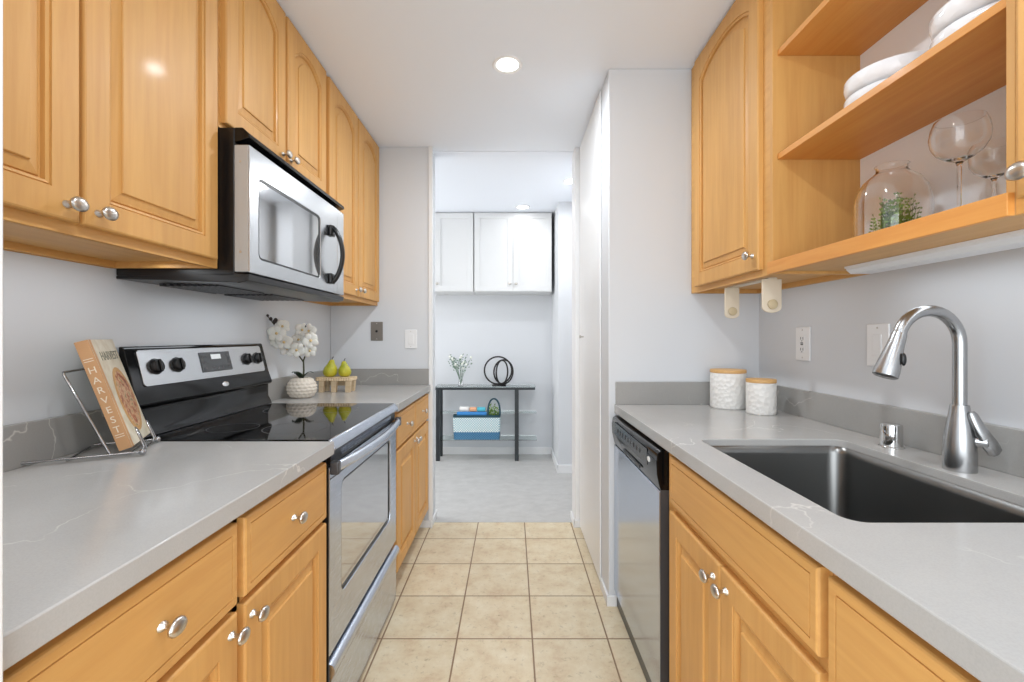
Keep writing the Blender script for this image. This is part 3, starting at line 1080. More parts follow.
b.v = [Matrix.Translation((-1.1045, 1.752, 1.039)) @ Matrix.Rotation(R(72), 4, 'Y') @ Matrix.Rotation(R(90), 4, 'Z') @ p for p in b.v]
b.build('badge', M['chrome'], rg)

# ------------------------------------------------------------------ microwave
MY0, MY1 = 1.336, 2.092
mw = thing('microwave', (-0.98, 1.71, 1.385), 'stainless over-the-range microwave with black bow handle under the short cabinet', 'microwave')
b = MB().box(XL + 0.002, -0.815, MY0, MY1, 1.400, 1.836)
b.build('body', M['black'], mw, bevel=0.003)
b = MB().prism_y([(-0.8145, 1.836), (-0.792, 1.836), (-0.772, 1.818), (-0.770, 1.806), (-0.8145, 1.792)], MY0, MY1)
b.build('top_vent', M['black_gloss'], mw, bevel=0.002)
b = MB().prism_y([(XL + 0.002, 1.400), (XL + 0.002, 1.391), (-1.00, 1.386), (-0.80, 1.380), (-0.775, 1.386), (-0.772, 1.405), (-0.8145, 1.408)], MY0, MY1)
b.build('bottom_tray', M['black'], mw, bevel=0.002)
gv = MB()
for (a, c_) in ((1.42, 1.68), (1.74, 2.00)):
    for k in range(9):
        gv.box(-1.10 + k * 0.022, -1.09 + k * 0.022, a, c_, 1.3785, 1.388)
gv.build_each('grease_filter', M['grey_plastic'], mw)
md_ = door_with_window(mw, 'door', -0.814, -0.772, MY0 + 0.001, 2.012, 1.410, 1.786, 1.388, 1.835, 1.457, 1.705, 0.02, M['steel_mw'])
bx(-0.812, -0.7765, 1.38, 1.845, 1.447, 1.715).build('window_glass', M['mw_glass'], md_)
fr = MB()
outl = rrect(1.388, 1.835, 1.457, 1.705, 0.02, 8)
inl = rrect(1.394, 1.829, 1.463, 1.699, 0.015, 8)
fr.loops([[(-0.7762, p[0], p[1]) for p in outl], [(-0.7742, p[0], p[1]) for p in outl], [(-0.7742, p[0], p[1]) for p in inl], [(-0.7762, p[0], p[1]) for p in inl]], False, False)
fr.build('window_gasket', M['black'], md_)
bx(-0.814, -0.773, 2.0135, MY1 - 0.001, 1.410, 1.786).build('control_panel', M['steel_mw'], mw, bevel=0.003)
hp = []
for k in range(19):
    t = k / 18
    hp.append((-0.764 + 0.044 * math.sin(math.pi * t) ** 0.7, 1.935, 1.452 + t * 0.236))
MB().tube(hp, 0.0095, 14, up=(0, 1, 0), flat=1.35).build('handle', M['black'], md_, angle=60)
b = MB().box(-0.7725, -0.758, 1.912, 1.958, 1.648, 1.694).box(-0.7725, -0.758, 1.912, 1.958, 1.446, 1.490)
b.build_each('handle_mount', M['black'], md_, bevel=0.006, seg=3)
bx(-0.8135, -0.7750, MY0 - 0.0010, MY0 + 0.0006, 1.413, 1.783).build('door_edge', M['edge'], md_)
scr = MB()
for zz in (1.47, 1.735):
    scr.lathe([(0.004, 0), (0.003, 0.0015)], (-0.797, MY0 - 0.0008, zz), 12, axis='-Y')
scr.build_each('side_screw', M['nickel'], md_)

# ------------------------------------------------------------------ wall plates


def plate(name, side, x, y, z, w, h, label, cat, plate_mat, rocker=None, sockets=False, group=None):
    Mx = face_M(side, x, y, z)
    t = thing(name, (x, y, z), label, cat, group)
    MB(Mx).box(-w / 2, w / 2, -0.006, -0.0005, -h / 2, h / 2).build('cover_plate', plate_mat, t, bevel=0.002)
    sc = MB(Mx)
    for s_ in (-1, 1):
        sc.lathe([(0.003, 0.006), (0.0028, 0.0072)], (0, 0, s_ * h * 0.41), 12, axis='-Y')
    sc.build_each('screw', M['nickel'], t)
    if rocker == 'rocker':
        for cx in ((0,) if w < 0.1 else (-0.023, 0.023)):
            MB(Mx).box(cx - 0.0165, cx + 0.0165, -0.0085, -0.006, -0.033, 0.033).build('rocker', plate_mat, t, bevel=0.0015)
    if rocker == 'jack':
        b = MB(Mx).lathe([(0.008, 0.006), (0.008, 0.010), (0.005, 0.011)], (0, 0, 0), 18, axis='-Y')
        b.build('jack', M['black'], t)
    if sockets:
        MB(Mx).box(-0.0165, 0.0165, -0.0082, -0.006, -0.034, 0.034).build('socket_face', M['white_plastic'], t, bevel=0.001)
        s2 = MB(Mx)
        for zz in (-0.021, 0.021):
            s2.box(-0.008, -0.0055, -0.0088, -0.0082, zz - 0.005, zz + 0.005)
            s2.box(0.0055, 0.008, -0.0088, -0.0082, zz - 0.005, zz + 0.005)
            s2.box(-0.002, 0.002, -0.0088, -0.0082, zz - 0.012, zz - 0.008)
        s2.box(-0.007, 0.007, -0.0092, -0.0082, -0.005, -0.001)
        s2.box(-0.007, 0.007, -0.0092, -0.0082, 0.001, 0.005)
        s2.build('slots', M['grey_plastic'], t)
    return t


plate('wall_outlet', 1, XR, 1.752, 1.194, 0.084, 0.129, 'white electrical outlet plate with test buttons on right wall above canisters', 'outlet', M['white_plastic'], sockets=True)
plate('light_switch', 1, XR, 1.393, 1.195, 0.084, 0.130, 'white rocker switch plate on right wall just left of the faucet arch', 'switch', M['white_plastic'], rocker='rocker')
plate('wall_jack', 0, -0.866, 2.92, 1.257, 0.077, 0.120, 'grey metal wall jack plate above the pears on the end wall', 'wall plate', M['plate_bronze'], rocker='jack')
plate('light_switch', 0, -0.648, 2.92, 1.207, 0.077, 0.120, 'white rocker light switch on end wall near the hallway opening', 'switch', M['white_plastic'], rocker='rocker')

# ------------------------------------------------------------------ under-cabinet items
pt = thing('paper_towel_holder', (0.86, 1.645, 1.29), 'beige plastic paper towel holder, empty, under the right wall cabinet', 'paper towel holder')
bx(0.845, 0.875, 1.50, 1.79, 1.4105, 1.4165).build('mounting_bar', M['beige_plastic'], pt, bevel=0.002)


def towel_arm(y, w, z0):
    lps = []
    for yy in (y - 0.004, y + 0.004):
        lp = []
        r = w / 2
        for k in range(9):
            a = R(180 + 22.5 * k)
            lp.append((0.86 + (r) * math.cos(a) * 1.0, yy, z0 + r * 0.55 + r * 0.55 * math.sin(a)))
        lp += [(0.86 + r, yy, 1.412), (0.86 - r, yy, 1.412)]
        lps.append(lp)
    a_ = MB().loops(lps).build('arm', M['beige_plastic'], pt, bevel=0.002)
    MB().lathe([(0.016, 0.0045), (0.016, 0.010), (0.012, 0.012)], (0.86, y, z0 + 0.028), 24, axis='-Y').build('roller_disc', M['beige_knob'], a_)


towel_arm(1.508, 0.064, 1.300)
towel_arm(1.780, 0.056, 1.292)

ul = thing('under_cabinet_light', (1.03, 0.9, 1.38), 'long white light strip mounted under the open maple shelves', 'light strip')
b = MB().prism_y([(0.972, 1.4245), (0.972, 1.414), (0.985, 1.4035), (1.045, 1.4035), (1.062, 1.410), (1.062, 1.4245)], 0.36, 1.325)
b.build('housing', M['white_plastic'], ul, bevel=0.001)
bx(0.968, 0.9715, 0.36, 1.325, 1.4180, 1.4245).build('mounting_lip', M['white_plastic'], ul)

# ------------------------------------------------------------------ items on the open shelves


def bowls(x, y, n, lab):
    for k in range(n):
        z = 1.7915 + k * 0.0475
        b = MB().lathe([(0.055, 0), (0.078, 0.001), (0.094, 0.010), (0.100, 0.028), (0.100, 0.044), (0.0985, 0.0465), (0.095, 0.044), (0.092, 0.014), (0.001, 0.008)], (x, y, z), 48)
        o = b.build('serving_bowl', M['dish'], angle=55)
        tag(o, lab[k], 'bowl', 'white textured bowls on the middle shelf')


bowls(0.965, 1.155, 2, ['white textured bowl, bottom of the stack nearer the maple side panel, middle shelf',
                        'white textured bowl, top of the stack nearer the maple side panel, middle shelf'])
bowls(0.965, 0.905, 2, ['white textured bowl, bottom of the stack at the upper right frame edge',
                        'white textured bowl, top of the stack at the upper right frame edge'])

# glass jar terrarium
ZS = 1.4428
tx, ty = 0.972, 1.165
tj = thing('glass_terrarium', (tx, ty, ZS), 'round clear glass jar terrarium with green plants on the bottom open shelf', 'terrarium')
prof = [(0.002, 0.000), (0.065, 0.000), (0.076, 0.006), (0.079, 0.020), (0.079, 0.120), (0.074, 0.150), (0.060, 0.176), (0.042, 0.192), (0.033, 0.200), (0.032, 0.212), (0.036, 0.216)]
inner = [(r - 0.003 if r > 0.01 else r, z + (0.003 if z < 0.003 else 0)) for r, z in prof]
b = MB().lathe(prof + [(0.034, 0.217)] + inner[::-1], (tx, ty, ZS), 48, cap0=True, cap1=True)
b.build('jar', M['glass'], tj, angle=60)
b = MB().lathe([(0.001, 0.005), (0.060, 0.005), (0.068, 0.014), (0.05, 0.024), (0.001, 0.028)], (tx, ty, ZS), 30)
b.build('moss_bed', M['soil'], tj)
b = MB()
rnd = random.Random(3)
for k in range(70):
    a = rnd.uniform(0, 6.283)
    r0 = rnd.uniform(0.0, 0.045)
    bx_, by_ = tx + r0 * math.cos(a), ty + r0 * math.sin(a)
    hgt = rnd.uniform(0.05, 0.12)
    lean = rnd.uniform(0, 0.018)
    a2 = rnd.uniform(0, 6.283)
    P = [Vector((bx_ + lean * math.cos(a2) * t * t, by_ + lean * math.sin(a2) * t * t, ZS + 0.022 + hgt * t)) for t in (0, 0.33, 0.66, 1)]
    b.tube(P, [0.0009, 0.0008, 0.0007, 0.0004], 4)
    for t in range(6):
        q = P[0].lerp(P[3], 0.25 + t * 0.14)
        for sgn in (-1, 1):
            dd = Vector((math.cos(a2 + sgn * 1.4), math.sin(a2 + sgn * 1.4), 0.35)) * 0.011 * (1.1 - t * 0.12)
            w = Vector((0, 0, 0.0028))
            b.add([q, q + dd * 0.5 + w, q + dd, q + dd * 0.5 - w], [(0, 1, 2, 3)])
b.build('fern_leaves', M['fern'], tj, smooth=False)


def wine_glass(x, y, s, label):
    pr = [(0.036, 0.0), (0.036, 0.0015), (0.012, 0.004), (0.0042, 0.010), (0.0036, 0.050), (0.0036, 0.125), (0.006, 0.134), (0.022, 0.142), (0.038, 0.156), (0.0475, 0.174), (0.0500, 0.192), (0.0475, 0.212), (0.0415, 0.230)]
    inn = [(0.0405, 0.230), (0.0465, 0.212), (0.0490, 0.192), (0.0465, 0.174), (0.037, 0.157), (0.021, 0.1435), (0.001, 0.139)]
    b = MB().lathe([((r * s * 0.93, (0.134 + (z - 0.134) * 0.88) * s) if z > 0.134 else (r * s, z * s)) for r, z in pr + inn], (x, y, ZS), 40)
    o = b.build('wine_glass', M['glass'], angle=60)
    tag(o, label, 'wine glass', 'balloon wine glasses on the bottom shelf')


wine_glass(0.930, 0.946, 1.05, 'clear balloon wine glass standing beside the jar terrarium, larger of the two')
wine_glass(1.036, 0.978, 0.88, 'smaller clear balloon wine glass at the right, behind the larger wine glass')

# ------------------------------------------------------------------ canisters


def canister(x, y, r, h, label):
    t = thing('canister', (x, y, CT), label, 'canister', 'white canisters with wooden lids')
    hb = h - 0.014
    b = MB().lathe([(r * 0.93, 0), (r * 0.98, 0.003), (r, 0.008), (r, hb - 0.004), (r * 0.985, hb), (r * 0.9, hb)], (x, y, CT), 56)
    b.build('jar', M['ceramic'], t, angle=50)
    b = MB().lathe([(r * 0.95, hb), (r * 1.0, hb + 0.001), (r * 1.01, h - 0.004), (r * 0.99, h), (0.001, h)], (x, y, CT), 56)
    b.build('lid', M['lidwood'], t, angle=50)


canister(0.934, 1.968, 0.0720, 0.165, 'taller white embossed canister with wooden lid, left of the pair')
canister(0.993, 1.815, 0.0545, 0.138, 'shorter white embossed canister with wooden lid, right of the pair')

# ------------------------------------------------------------------ cookbook and stand
w_ = Vector((-0.091, 0.174, 0)).normalized()
n_ = Vector((0.174, 0.091, 0)).normalized()
phi = math.atan(0.315)
Un = (Vector((0, 0, 1)) * math.cos(phi) - n_ * math.sin(phi)).normalized()
Nn = (n_ * math.cos(phi) + Vector((0, 0, 1)) * math.sin(phi)).normalized()
A0 = Vector((-0.978, 1.172, 0.937))
BW, BH, BT = 0.195, 0.290, 0.027


def bk(a, h, t):
    """book frame: a along cover, h up, t out of the cover (0 = front cover)"""
    return A0 + w_ * a + Un * h + Nn * t


def bkbox(b, a0, a1, h0, h1, t0, t1):
    vs = [bk(a, h, t) for h in (h0, h1) for (a, t) in ((a0, t0), (a1, t0), (a1, t1), (a0, t1))]
    b.add(vs, [(0, 3, 2, 1), (4, 5, 6, 7), (0, 1, 5, 4), (1, 2, 6, 5), (2, 3, 7, 6), (3, 0, 4, 7)])
    return b


book = thing('cookbook', tuple(A0), 'thick cookbook with tan spine reading HARVEST on the wire stand', 'book')
bkbox(MB(), 0.004, BW - 0.004, 0.004, BH - 0.004, -BT + 0.003, -0.003).build('pages', M['page'], book)
b = bkbox(MB(), 0.0, BW, 0, BH, -0.003, 0.0)
b.build('front_cover', M['cover'], book, bevel=0.0006)
bkbox(MB(), 0.0, BW, 0, BH, -BT, -BT + 0.003).build('back_cover', M['cover'], book, bevel=0.0006)
bkbox(MB(), -0.003, 0.003, 0, BH, -BT, 0.0).build('spine', M['spine'], book, bevel=0.001)
for i, ch in enumerate('HARVEST'):
    text_mesh(ch, 0.024, bk(-0.0036, 0.213 - i * 0.0265, -BT / 2), Nn, Un, M['letters'], 'spine_letter', book, 0.0003)
for hh in (0.236, 0.242, 0.040, 0.034):
    bkbox(MB(), -0.0036, -0.0030, hh, hh + 0.0016, -BT + 0.004, -0.004).build('spine_rule', M['letters'], book)
# pizza on the cover
lp0 = [bk(0.115 + 0.068 * math.cos(R(a)), 0.118 + 0.092 * math.sin(R(a)), 0.0004) for a in range(0, 360, 12)]
lp1 = [bk(0.115 + 0.068 * math.cos(R(a)), 0.118 + 0.092 * math.sin(R(a)), 0.0010) for a in range(0, 360, 12)]
MB().loops([lp0, lp1]).build('cover_crust', M['crust'], book)
lp0 = [bk(0.115 + 0.056 * math.cos(R(a)), 0.118 + 0.080 * math.sin(R(a)), 0.0011) for a in range(0, 360, 12)]
lp1 = [bk(0.115 + 0.056 * math.cos(R(a)), 0.118 + 0.080 * math.sin(R(a)), 0.0015) for a in range(0, 360, 12)]
MB().loops([lp0, lp1]).build('cover_picture', M['pizza'], book)
bkbox(MB(), 0.0035, 0.016, 0.0, BH, 0.0002, 0.0008).build('cover_edge_band', M['spine'], book)
text_mesh('HARVEST', 0.034, bk(0.112, 0.243, 0.0006), w_, Un, M['letters_grey'], 'cover_title', book, 0.0003)

st = thing('cookbook_stand', tuple(A0 + Vector((0, 0, CT - A0.z))), 'chrome wire cookbook stand with ball feet on the left countertop', 'book stand')


def sp(a, bck, z):
    """stand frame: a along the book, bck backwards, z height over the counter"""
    return A0 + w_ * a - n_ * bck + Vector((0, 0, CT + z - A0.z))


wr = 0.0028
b = MB()
b.tube([sp(-0.018, -0.022, 0.010), sp(-0.018, 0.215, 0.010)], wr, 8)
b.tube([sp(0.145, -0.022, 0.010), sp(0.145, 0.215, 0.010)], wr, 8)
b.tube([sp(-0.018, 0.215, 0.010), sp(0.145, 0.215, 0.010)], wr, 8)
b.tube([sp(-0.018, 0.000, 0.010), sp(0.145, 0.000, 0.010)], wr, 8)
b.tube([sp(-0.018, 0.120, 0.006), sp(0.145, 0.120, 0.006)], wr, 8)
b.build('base_frame', M['wire'], st, angle=60)
b = MB()
b.tube([sp(-0.012, 0.042, 0.012), sp(-0.012, 0.128, 0.214), sp(-0.004, 0.130, 0.219), sp(0.13, 0.130, 0.219), sp(0.139, 0.128, 0.214), sp(0.139, 0.042, 0.012)], 0.0032, 8)
b.build('back_rest', M['wire'], st, angle=60)
for a in (-0.018, 0.145):
    MB().ball(sp(a, -0.025, 0.010), 0.0085).build('ball_foot', M['wire'], st)
    MB().ball(sp(a, 0.215, 0.006), 0.005).build('ball_foot', M['wire'], st)
for a in (0.012, 0.125):
    MB().tube([sp(a - 0.006, -0.020, 0.010), sp(a - 0.004, -0.022, 0.020), sp(a, -0.006, 0.062), sp(a + 0.010, -0.002, 0.068), sp(a + 0.018, -0.004, 0.062), sp(a + 0.020, -0.020, 0.020), sp(a + 0.020, -0.022, 0.010)], 0.0022, 8).build('page_clip', M['wire'], st, angle=60)
MB().tube([sp(-0.018, -0.020, 0.010), sp(0.145, -0.020, 0.010)], wr, 8).build('front_rail', M['wire'], st, angle=60)

# ------------------------------------------------------------------ orchid
ox, oy = -1.062, 2.300
oc = thing('potted_orchid', (ox, oy, CT), 'white orchid in a round cream ribbed pot beside the cooktop', 'plant')


def vmod(a, z):
    row = int(z / 0.0166)
    ph = (row % 2) * math.pi / 2
    q = (z / 0.0166) % 1
    return 1 + 0.085 * abs(math.cos(9 * a + ph)) * math.sin(math.pi * q)


pf = []
for k in range(49):
    z = 0.1 * k / 48
    t = (z - 0.048) / 0.056
    pf.append((0.0680 * math.sqrt(max(0.05, 1 - t * t * 0.78)), z))
b = MB().lathe(pf, (ox, oy, CT), 112, mod=vmod, cap1=False)
b.lathe([(pf[-1][0], 0.1), (pf[-1][0] - 0.006, 0.1), (pf[-1][0] - 0.008, 0.085), (0.001, 0.085)], (ox, oy, CT), 56, cap0=False)
b.build('pot', M['vase'], oc, angle=70)
z0 = CT + 0.086
stem_pts = [Vector((ox + 0.004, oy, z0 - 0.01)), Vector((ox + 0.012, oy - 0.004, z0 + 0.05)), Vector((ox + 0.008, oy, z0 + 0.10)), Vector((ox + 0.026, oy, z0 + 0.145)), Vector((ox + 0.024, oy, z0 + 0.20)), Vector((ox + 0.018, oy, z0 + 0.245))]
MB().tube(stem_pts, [0.005, 0.0045, 0.004, 0.003, 0.0025, 0.002], 8).build('stem', M['stem'], oc)
st2 = [Vector((ox + 0.010, oy, z0 + 0.09)), Vector((ox - 0.02, oy - 0.01, z0 + 0.14)), Vector((ox - 0.05, oy - 0.05, z0 + 0.20)), Vector((ox - 0.075, oy - 0.10, z0 + 0.26)), Vector((ox - 0.088, oy - 0.13, z0 + 0.30)), Vector((ox - 0.094, oy - 0.15, z0 + 0.318))]
MB().tube(st2, [0.0035, 0.003, 0.0028, 0.0025, 0.002, 0.0015], 8).build('stem', M['stem'], oc)
# leaves
for (a, l) in ((10, 0.07), (165, 0.075), (250, 0.06)):
    ca, sa = math.cos(R(a)), math.sin(R(a))
    L, Rr = [], []
    for k in range(9):
        t = k / 8
        wd = 0.018 * math.sin(math.pi * min(1, 0.12 + t * 0.88)) + 0.001
        p = Vector((ox + ca * l * t * 0.8, oy + sa * l * t * 0.8, z0 + 0.005 + 0.035 * math.sin(t * 2.0)))
        L.append(p + Vector((-sa, ca, 0.25)) * wd)
        Rr.append(p - Vector((-sa, ca, -0.25)) * wd)
    b = MB()
    b.add(L + Rr, [(k, k + 1, k + 10, k + 9) for k in range(8)])
    b.build('leaf', M['leafdark'], oc, solid=0.002)


def flower(parent, c, face, s, roll):
    f = Vector(face).normalized()
    r = f.cross(Vector((0, 0, 1))).normalized()
    u = r.cross(f)
    b = MB()
    for k in range(5):
        a = R(90 + 72 * k + roll)
        wide = 0.62 if k in (1, 4) else 0.42
        d = r * math.cos(a) + u * math.sin(a)
        sd = r * -math.sin(a) + u * math.cos(a)
        rows = []
        for i in range(6):
            t = i / 5
            wd = s * wide * math.sin(math.pi * (0.10 + 0.85 * t)) ** 0.8
            base = Vector(c) + d * (s * t) + f * (s * 0.22 * math.sin(t * 2.6)) - f * (0.05 * s if k % 2 else 0)
            rows.append([base - sd * wd - f * s * 0.06, base - sd * wd * 0.5, base + f * s * 0.03, base + sd * wd * 0.5, base + sd * wd - f * s * 0.06])
        vs = [p for row in rows for p in row]
        b.add(vs, [(i * 5 + j, i * 5 + j + 1, i * 5 + j + 6, i * 5 + j + 5) for i in range(5) for j in range(4)])
    fl = b.build('flower', M['petal'], parent, solid=0.0012, angle=80)
    MB().ball(Vector(c) + f * s * 0.22, s * 0.16, 10).build('flower_lip', M['petal_mid'], fl)


fl_at = [(-0.066, 0.235, 0.042, 10, -0.10), (-0.050, 0.270, 0.036, -25, -0.09), (-0.078, 0.200, 0.038, 30, -0.10), (-0.045, 0.195, 0.040, 0, -0.07), (0.004, 0.255, 0.036, 20, 0), (-0.012, 0.205, 0.040, -15, -0.01),
         (-0.050, 0.160, 0.038, 12, -0.03), (0.046, 0.200, 0.042, -30, 0), (0.034, 0.250, 0.038, 5, 0), (-0.008, 0.155, 0.040, 40, -0.02), (0.042, 0.150, 0.036, -10, 0), (0.018, 0.180, 0.036, -10, -0.02)]
for i, (dx, dz, s, rl, dy) in enumerate(fl_at):
    flower(oc, (ox + dx, oy + dy - 0.02 + 0.012 * (i % 3), z0 + dz), (0.45 + 0.25 * math.sin(i * 2.1), -1, 0.15 * math.cos(i)), s, rl)
for (dx, dy, dz, r) in ((-0.080, -0.11, 0.292, 0.010), (-0.070, -0.12, 0.300, 0.009), (-0.088, -0.13, 0.305, 0.008), (-0.092, -0.15, 0.320, 0.006), (0.018, 0, 0.272, 0.010)):
    MB().ball((ox + dx, oy + dy, z0 + dz), r, 10, 1, 1, 1.2).build('bud', M['bud'], oc)

# ------------------------------------------------------------------ pears on the wooden stand
wx0, wx1, wy0, wy1 = -1.078, -0.886, 2.50, 2.60
sd = thing('wooden_riser', ((wx0 + wx1) / 2, 2.55, CT), 'small pale wooden footed riser tray under the two pears', 'riser')
lp = []
for (ax, ay, bx2, by2, n) in ((wx0, wy0, wx1, wy0, 14), (wx1, wy0, wx1, wy1, 9), (wx1, wy1, wx0, wy1, 14), (wx0, wy1, wx0, wy0, 9)):
    for k in range(n * 4):
        t = k / (n * 4)
        px, py = ax + (bx2 - ax) * t, ay + (by2 - ay) * t
        nrm = Vector((by2 - ay, -(bx2 - ax), 0)).normalized()
        off = 0.004 * abs(math.sin(math.pi * n * t))
        lp.append((px + nrm.x * off, py + nrm.y * off))
b = MB().loops([[(p[0], p[1], z) for p in lp] for z in (CT + 0.064, CT + 0.082)])
b.build('top_board', M['palewood'], sd)
for (lx, ly) in ((wx0 + 0.012, wy0 + 0.004), (wx0 + 0.080, wy0 + 0.004), (wx1 - 0.034, wy0 + 0.004), (wx0 + 0.012, wy1 - 0.03), (wx1 - 0.034, wy1 - 0.03)):
    MB().loops([[(lx + q[0] * (1 if z > 0.03 else 0.8) + 0.002, ly + q[1], CT + z) for q in ((0, 0), (0.030, 0), (0.030, 0.026), (0, 0.026))] for z in (0, 0.064)]).build('foot', M['palewood'], sd, bevel=0.001)
bx(wx0 + 0.042, wx1 - 0.036, wy1 - 0.022, wy1 - 0.014, CT + 0.03, CT + 0.0635).build('apron', M['palewood'], sd)


def pear(x, y, s, lean, label):
    t = thing('pear', (x, y, CT + 0.082), label, 'pear', 'pears on the riser')
    z = CT + 0.0822
    pr = [(0.004, 0.002), (0.018, 0.0), (0.030, 0.006), (0.0385, 0.020), (0.0400, 0.034), (0.036, 0.050), (0.028, 0.064), (0.0205, 0.075), (0.0165, 0.086), (0.0135, 0.094), (0.007, 0.099), (0.001, 0.0975)]
    pr = [(r * s, q * s) for r, q in pr]
    b = MB().lathe(pr, (0, 0, 0), 28)
    b.v = [Vector((x + p.x + lean * p.z * p.z * 8, y + p.y, z + p.z)) for p in b.v]
    b.build('fruit', M['pear'], t, angle=80)
    top = x + lean * (0.097 * s) ** 2 * 8
    MB().tube([(top, y, z + 0.094 * s), (top + 0.002, y, z + 0.106 * s), (top + 0.008, y, z + 0.116 * s)], [0.0016, 0.0018, 0.0024], 8).build('stalk', M['bud'], t)


pear(-1.020, 2.552, 0.97, 0.15, 'yellow-green pear standing nearer the orchid on the wooden riser')
pear(-0.940, 2.560, 0.88, -0.1, 'smaller yellow-green pear on the right half of the wooden riser')

# ------------------------------------------------------------------ far room cabinets
FY = 4.41
c = thing('white_wall_cabinet', (0.05, 4.57, 1.656), 'white shaker wall cabinet with two doors and paired knobs on far wall', 'cabinet', 'white far cabinets')
bx(-0.368, 0.386, FY + 0.02, 4.739, 1.656, H - 0.007).build('carcass', M['cab_white'], c)
shaker(-0.364, 0.008, 1.664, H - 0.02, FY, c, (-0.022, 1.735))
shaker(0.011, 0.383, 1.664, H - 0.02, FY, c, (0.040, 1.735))
c = thing('white_wall_cabinet', (-0.75, 4.57, 1.656), 'white shaker wall cabinet at left on the far wall, single door showing', 'cabinet', 'white far cabinets')
bx(-1.12, -0.374, FY + 0.02, 4.739, 1.656, H - 0.007).build('carcass', M['cab_white'], c)
shaker(-0.744, -0.378, 1.664, H - 0.02, FY, c, (-0.720, 1.735))
shaker(-1.117, -0.747, 1.664, H - 0.02, FY, c, (-0.775, 1.735))

# ------------------------------------------------------------------ console table
TY0, TY1 = 4.47, 4.68
TX0, TX1 = -0.755, 0.228
tb = thing('console_table', (-0.26, 4.57, 0), 'black iron console table with glass top and two glass shelves, far room', 'table')
b = MB().box(TX0, TX1, TY0, TY0 + 0.035, 0.700, 0.724).box(TX0, TX1, TY1 - 0.035, TY1, 0.700, 0.724)
b.box(TX0, TX0 + 0.03, TY0 + 0.035, TY1 - 0.035, 0.700, 0.724).box(TX1 - 0.03, TX1, TY0 + 0.035, TY1 - 0.035, 0.700, 0.724)
b.build('top_frame', M['iron'], tb, bevel=0.0015)
for lx in (-0.748, 0.028):
    for ly in (TY0, TY1 - 0.035):
        bx(lx, lx + 0.038, ly, ly + 0.035, 0, 0.6995).build('leg', M['iron'], tb, bevel=0.0015)
bx(TX0 - 0.004, TX1 + 0.004, TY0 - 0.003, TY1 + 0.003, 0.7245, 0.7345).build('glass_top', M['glass_green'], tb, bevel=0.001)
bx(TX0 + 0.01, TX1 + 0.018, TY1 - 0.12, TY1, 0.455, 0.462).build('glass_shelf', M['glass_green'], tb)
bx(TX0 + 0.01, TX1 + 0.018, TY0 + 0.001, TY1, 0.203, 0.211).build('glass_shelf', M['glass_green'], tb)

# ring sculpture
rs = thing('ring_sculpture', (-0.14, 4.57, 0.7345), 'dark metal sculpture of interlocking rings on the console table', 'sculpture')
b = MB().lathe([(0.050, 0), (0.050, 0.008), (0.046, 0.010)], (-0.13, 4.57, 0.7348), 24, sx=1.4, sy=0.7)
b.build('base', M['ring'], rs)
for (cx, cz, r, yaw, sx_) in ((-0.140, 0.885, 0.137, 0, 1), (-0.100, 0.868, 0.118, 62, 1), (-0.085, 0.870, 0.120, 38, 1)):
    pts = []
    for k in range(40):
        a = 2 * math.pi * k / 40
        pts.append((cx + r * math.cos(a) * math.cos(R(yaw)), 4.57 + r * math.cos(a) * math.sin(R(yaw)) * 0.75, cz + r * math.sin(a)))
    MB().tube(pts, 0.008, 10, closed=True, flat=1.0, up=(0, 1, 0)).build('ring', M['ring'], rs, angle=60)

# small vase of flowers
vx, vy = -0.515, 4.57
vz = 0.7348
vs_ = thing('flower_vase', (vx, vy, vz), 'small clear glass vase with white blossoms and sage leaves on console table', 'vase')
pr = [(0.001, 0.0), (0.026, 0.0), (0.028, 0.006), (0.020, 0.046), (0.016, 0.09), (0.022, 0.12)]
inn = [(r - 0.002 if r > 0.01 else r, z + (0.003 if z < 0.003 else 0)) for r, z in pr][::-1]
MB().lathe(pr + inn, (vx, vy, vz), 24).build('glass_vase', M['glass'], vs_)
rnd = random.Random(11)
stems, leaves, blooms = MB(), MB(), MB()
for k in range(16):
    ang = rnd.uniform(-0.45, 0.45)
    ln_ = rnd.uniform(0.22, 0.31)
    yo = rnd.uniform(-0.25, 0.25)
    P = [Vector((vx + math.sin(ang) * ln_ * t * (0.6 + 0.4 * t) , vy + yo * 0.3 * ln_ * t, vz + 0.008 + ln_ * t * math.cos(ang))) for t in (0, 0.35, 0.7, 1)]
    stems.tube(P, 0.0016, 5)
    for j in range(7):
        q = P[2].lerp(P[3], rnd.uniform(-0.4, 1.05))
        q += Vector((rnd.uniform(-0.03, 0.03), rnd.uniform(-0.02, 0.02), rnd.uniform(-0.02, 0.02)))
        d = Vector((rnd.uniform(-1, 1), rnd.uniform(-0.6, 0.6), rnd.uniform(-0.3, 1))).normalized()
        s_ = d.cross(Vector((0, 1, 0.2))).normalized() * 0.005
        leaves.add([q, q + d * 0.009 + s_, q + d * 0.022, q + d * 0.009 - s_], [(0, 1, 2, 3)])
    if k % 2 == 0:
        blooms.ball(P[3] + Vector((rnd.uniform(-0.01, 0.01), -0.01, 0)), rnd.uniform(0.009, 0.014), 8)
        blooms.ball(P[2] + Vector((rnd.uniform(-0.02, 0.02), -0.01, 0.01)), rnd.uniform(0.008, 0.012), 8)
stems.build('stems', M['sage'], vs_)
leaves.build('leaves', M['sage'], vs_, smooth=False)
blooms.build('blossoms', M['bloom'], vs_)

# basket on the lower shelf
bx0, bx1, by0, by1 = -0.578, -0.118, 4.475, 4.553
bk_ = thing('woven_basket', ((bx0 + bx1) / 2, 4.52, 0.2112), 'rectangular blue and white woven basket on the lowest glass shelf', 'basket')
zb = 0.2112


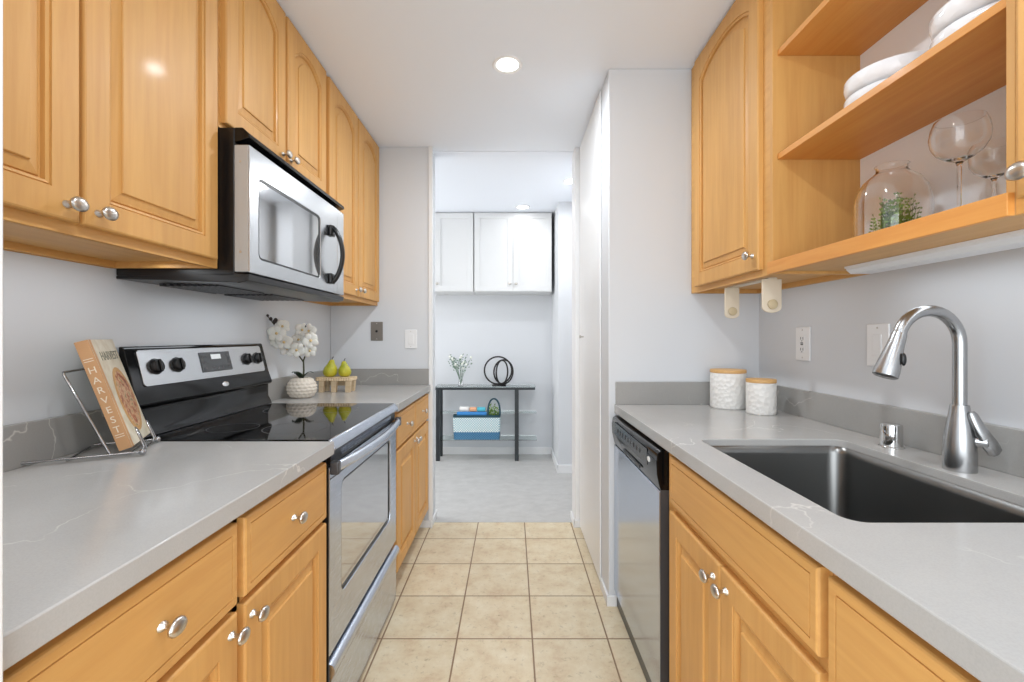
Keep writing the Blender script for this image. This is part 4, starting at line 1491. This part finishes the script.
def bask(b, z0, z1, g0=0.0, g1=0.0, th=0.006):
    def lp(g, z):
        return [(p[0], p[1], z) for p in rrect(bx0 - g, bx1 + g, by0 - g * 0.1, by1 + g * 0.1, 0.02, 5)]
    def li(g, z):
        return [(p[0], p[1], z) for p in rrect(bx0 - g + th, bx1 + g - th, by0 + th, by1 - th, 0.015, 5)]
    b.loops([li(g0, z0), lp(g0, z0), lp(g1, z1), li(g1, z1)], z0 <= zb + 0.001, False)
    return b


bask(MB(), zb, zb + 0.072, -0.004, 0.0).build('lower_band', M['weave_blue'], bk_, angle=60)
bask(MB(), zb + 0.0725, zb + 0.215, 0.0, 0.004).build('upper_band', M['weave_light'], bk_, angle=60)
bask(MB(), zb + 0.2155, zb + 0.238, 0.004, 0.004, 0.008).build('rim', M['rimteal'], bk_, angle=60)
hp = []
for k in range(15):
    a = math.pi * k / 14
    hp.append((-0.178 + 0.060 * math.cos(a), 4.49, zb + 0.235 + 0.165 * math.sin(a) ** 0.7))
MB().tube(hp, 0.0085, 8, up=(0, 1, 0)).build('handle', M['rimteal'], bk_, angle=60)


def roll(x0, x1, y, z, r, m_, label):
    b = MB().lathe([(r * 0.7, 0), (r, 0.004), (r, x1 - x0 - 0.004), (r * 0.7, x1 - x0)], (x0, y, z), 20, axis='X')
    o = b.build('folded_towel', m_)
    tag(o, label, 'towel', 'cloths in the woven basket')


roll(-0.545, -0.250, 4.515, zb + 0.245, 0.024, M['cloth_blue'], 'blue rolled cloth lying lowest in the woven basket')
roll(-0.520, -0.425, 4.515, zb + 0.296, 0.022, M['cloth_white'], 'white rolled cloth at left on top in the woven basket')
roll(-0.420, -0.350, 4.515, zb + 0.292, 0.022, M['cloth_orange'], 'peach rolled cloth in the middle of the woven basket top')
roll(-0.345, -0.262, 4.515, zb + 0.292, 0.022, M['cloth_aqua'], 'aqua rolled cloth near the handle on the woven basket top')
pl = MB()
rnd = random.Random(5)
for k in range(90):
    q = Vector((-0.178 + rnd.uniform(-0.055, 0.045), 4.515 + rnd.uniform(-0.02, 0.02), zb + 0.20 + rnd.uniform(0, 0.13) * rnd.random() ** 0.5))
    d = Vector((rnd.uniform(-1, 1), rnd.uniform(-0.6, 0.6), rnd.uniform(0.2, 1))).normalized()
    s_ = d.cross(Vector((0, 1, 0.2))).normalized() * 0.006
    pl.add([q, q + d * 0.014 + s_, q + d * 0.034, q + d * 0.014 - s_], [(0, 1, 2, 3)])
pl.tube([(-0.178, 4.515, zb + 0.02), (-0.178, 4.515, zb + 0.22)], 0.018, 8)
o = pl.build('leafy_greenery', M['fern'], smooth=False)
tag(o, 'green leafy sprig under the dark loop handle of the basket', 'plant')
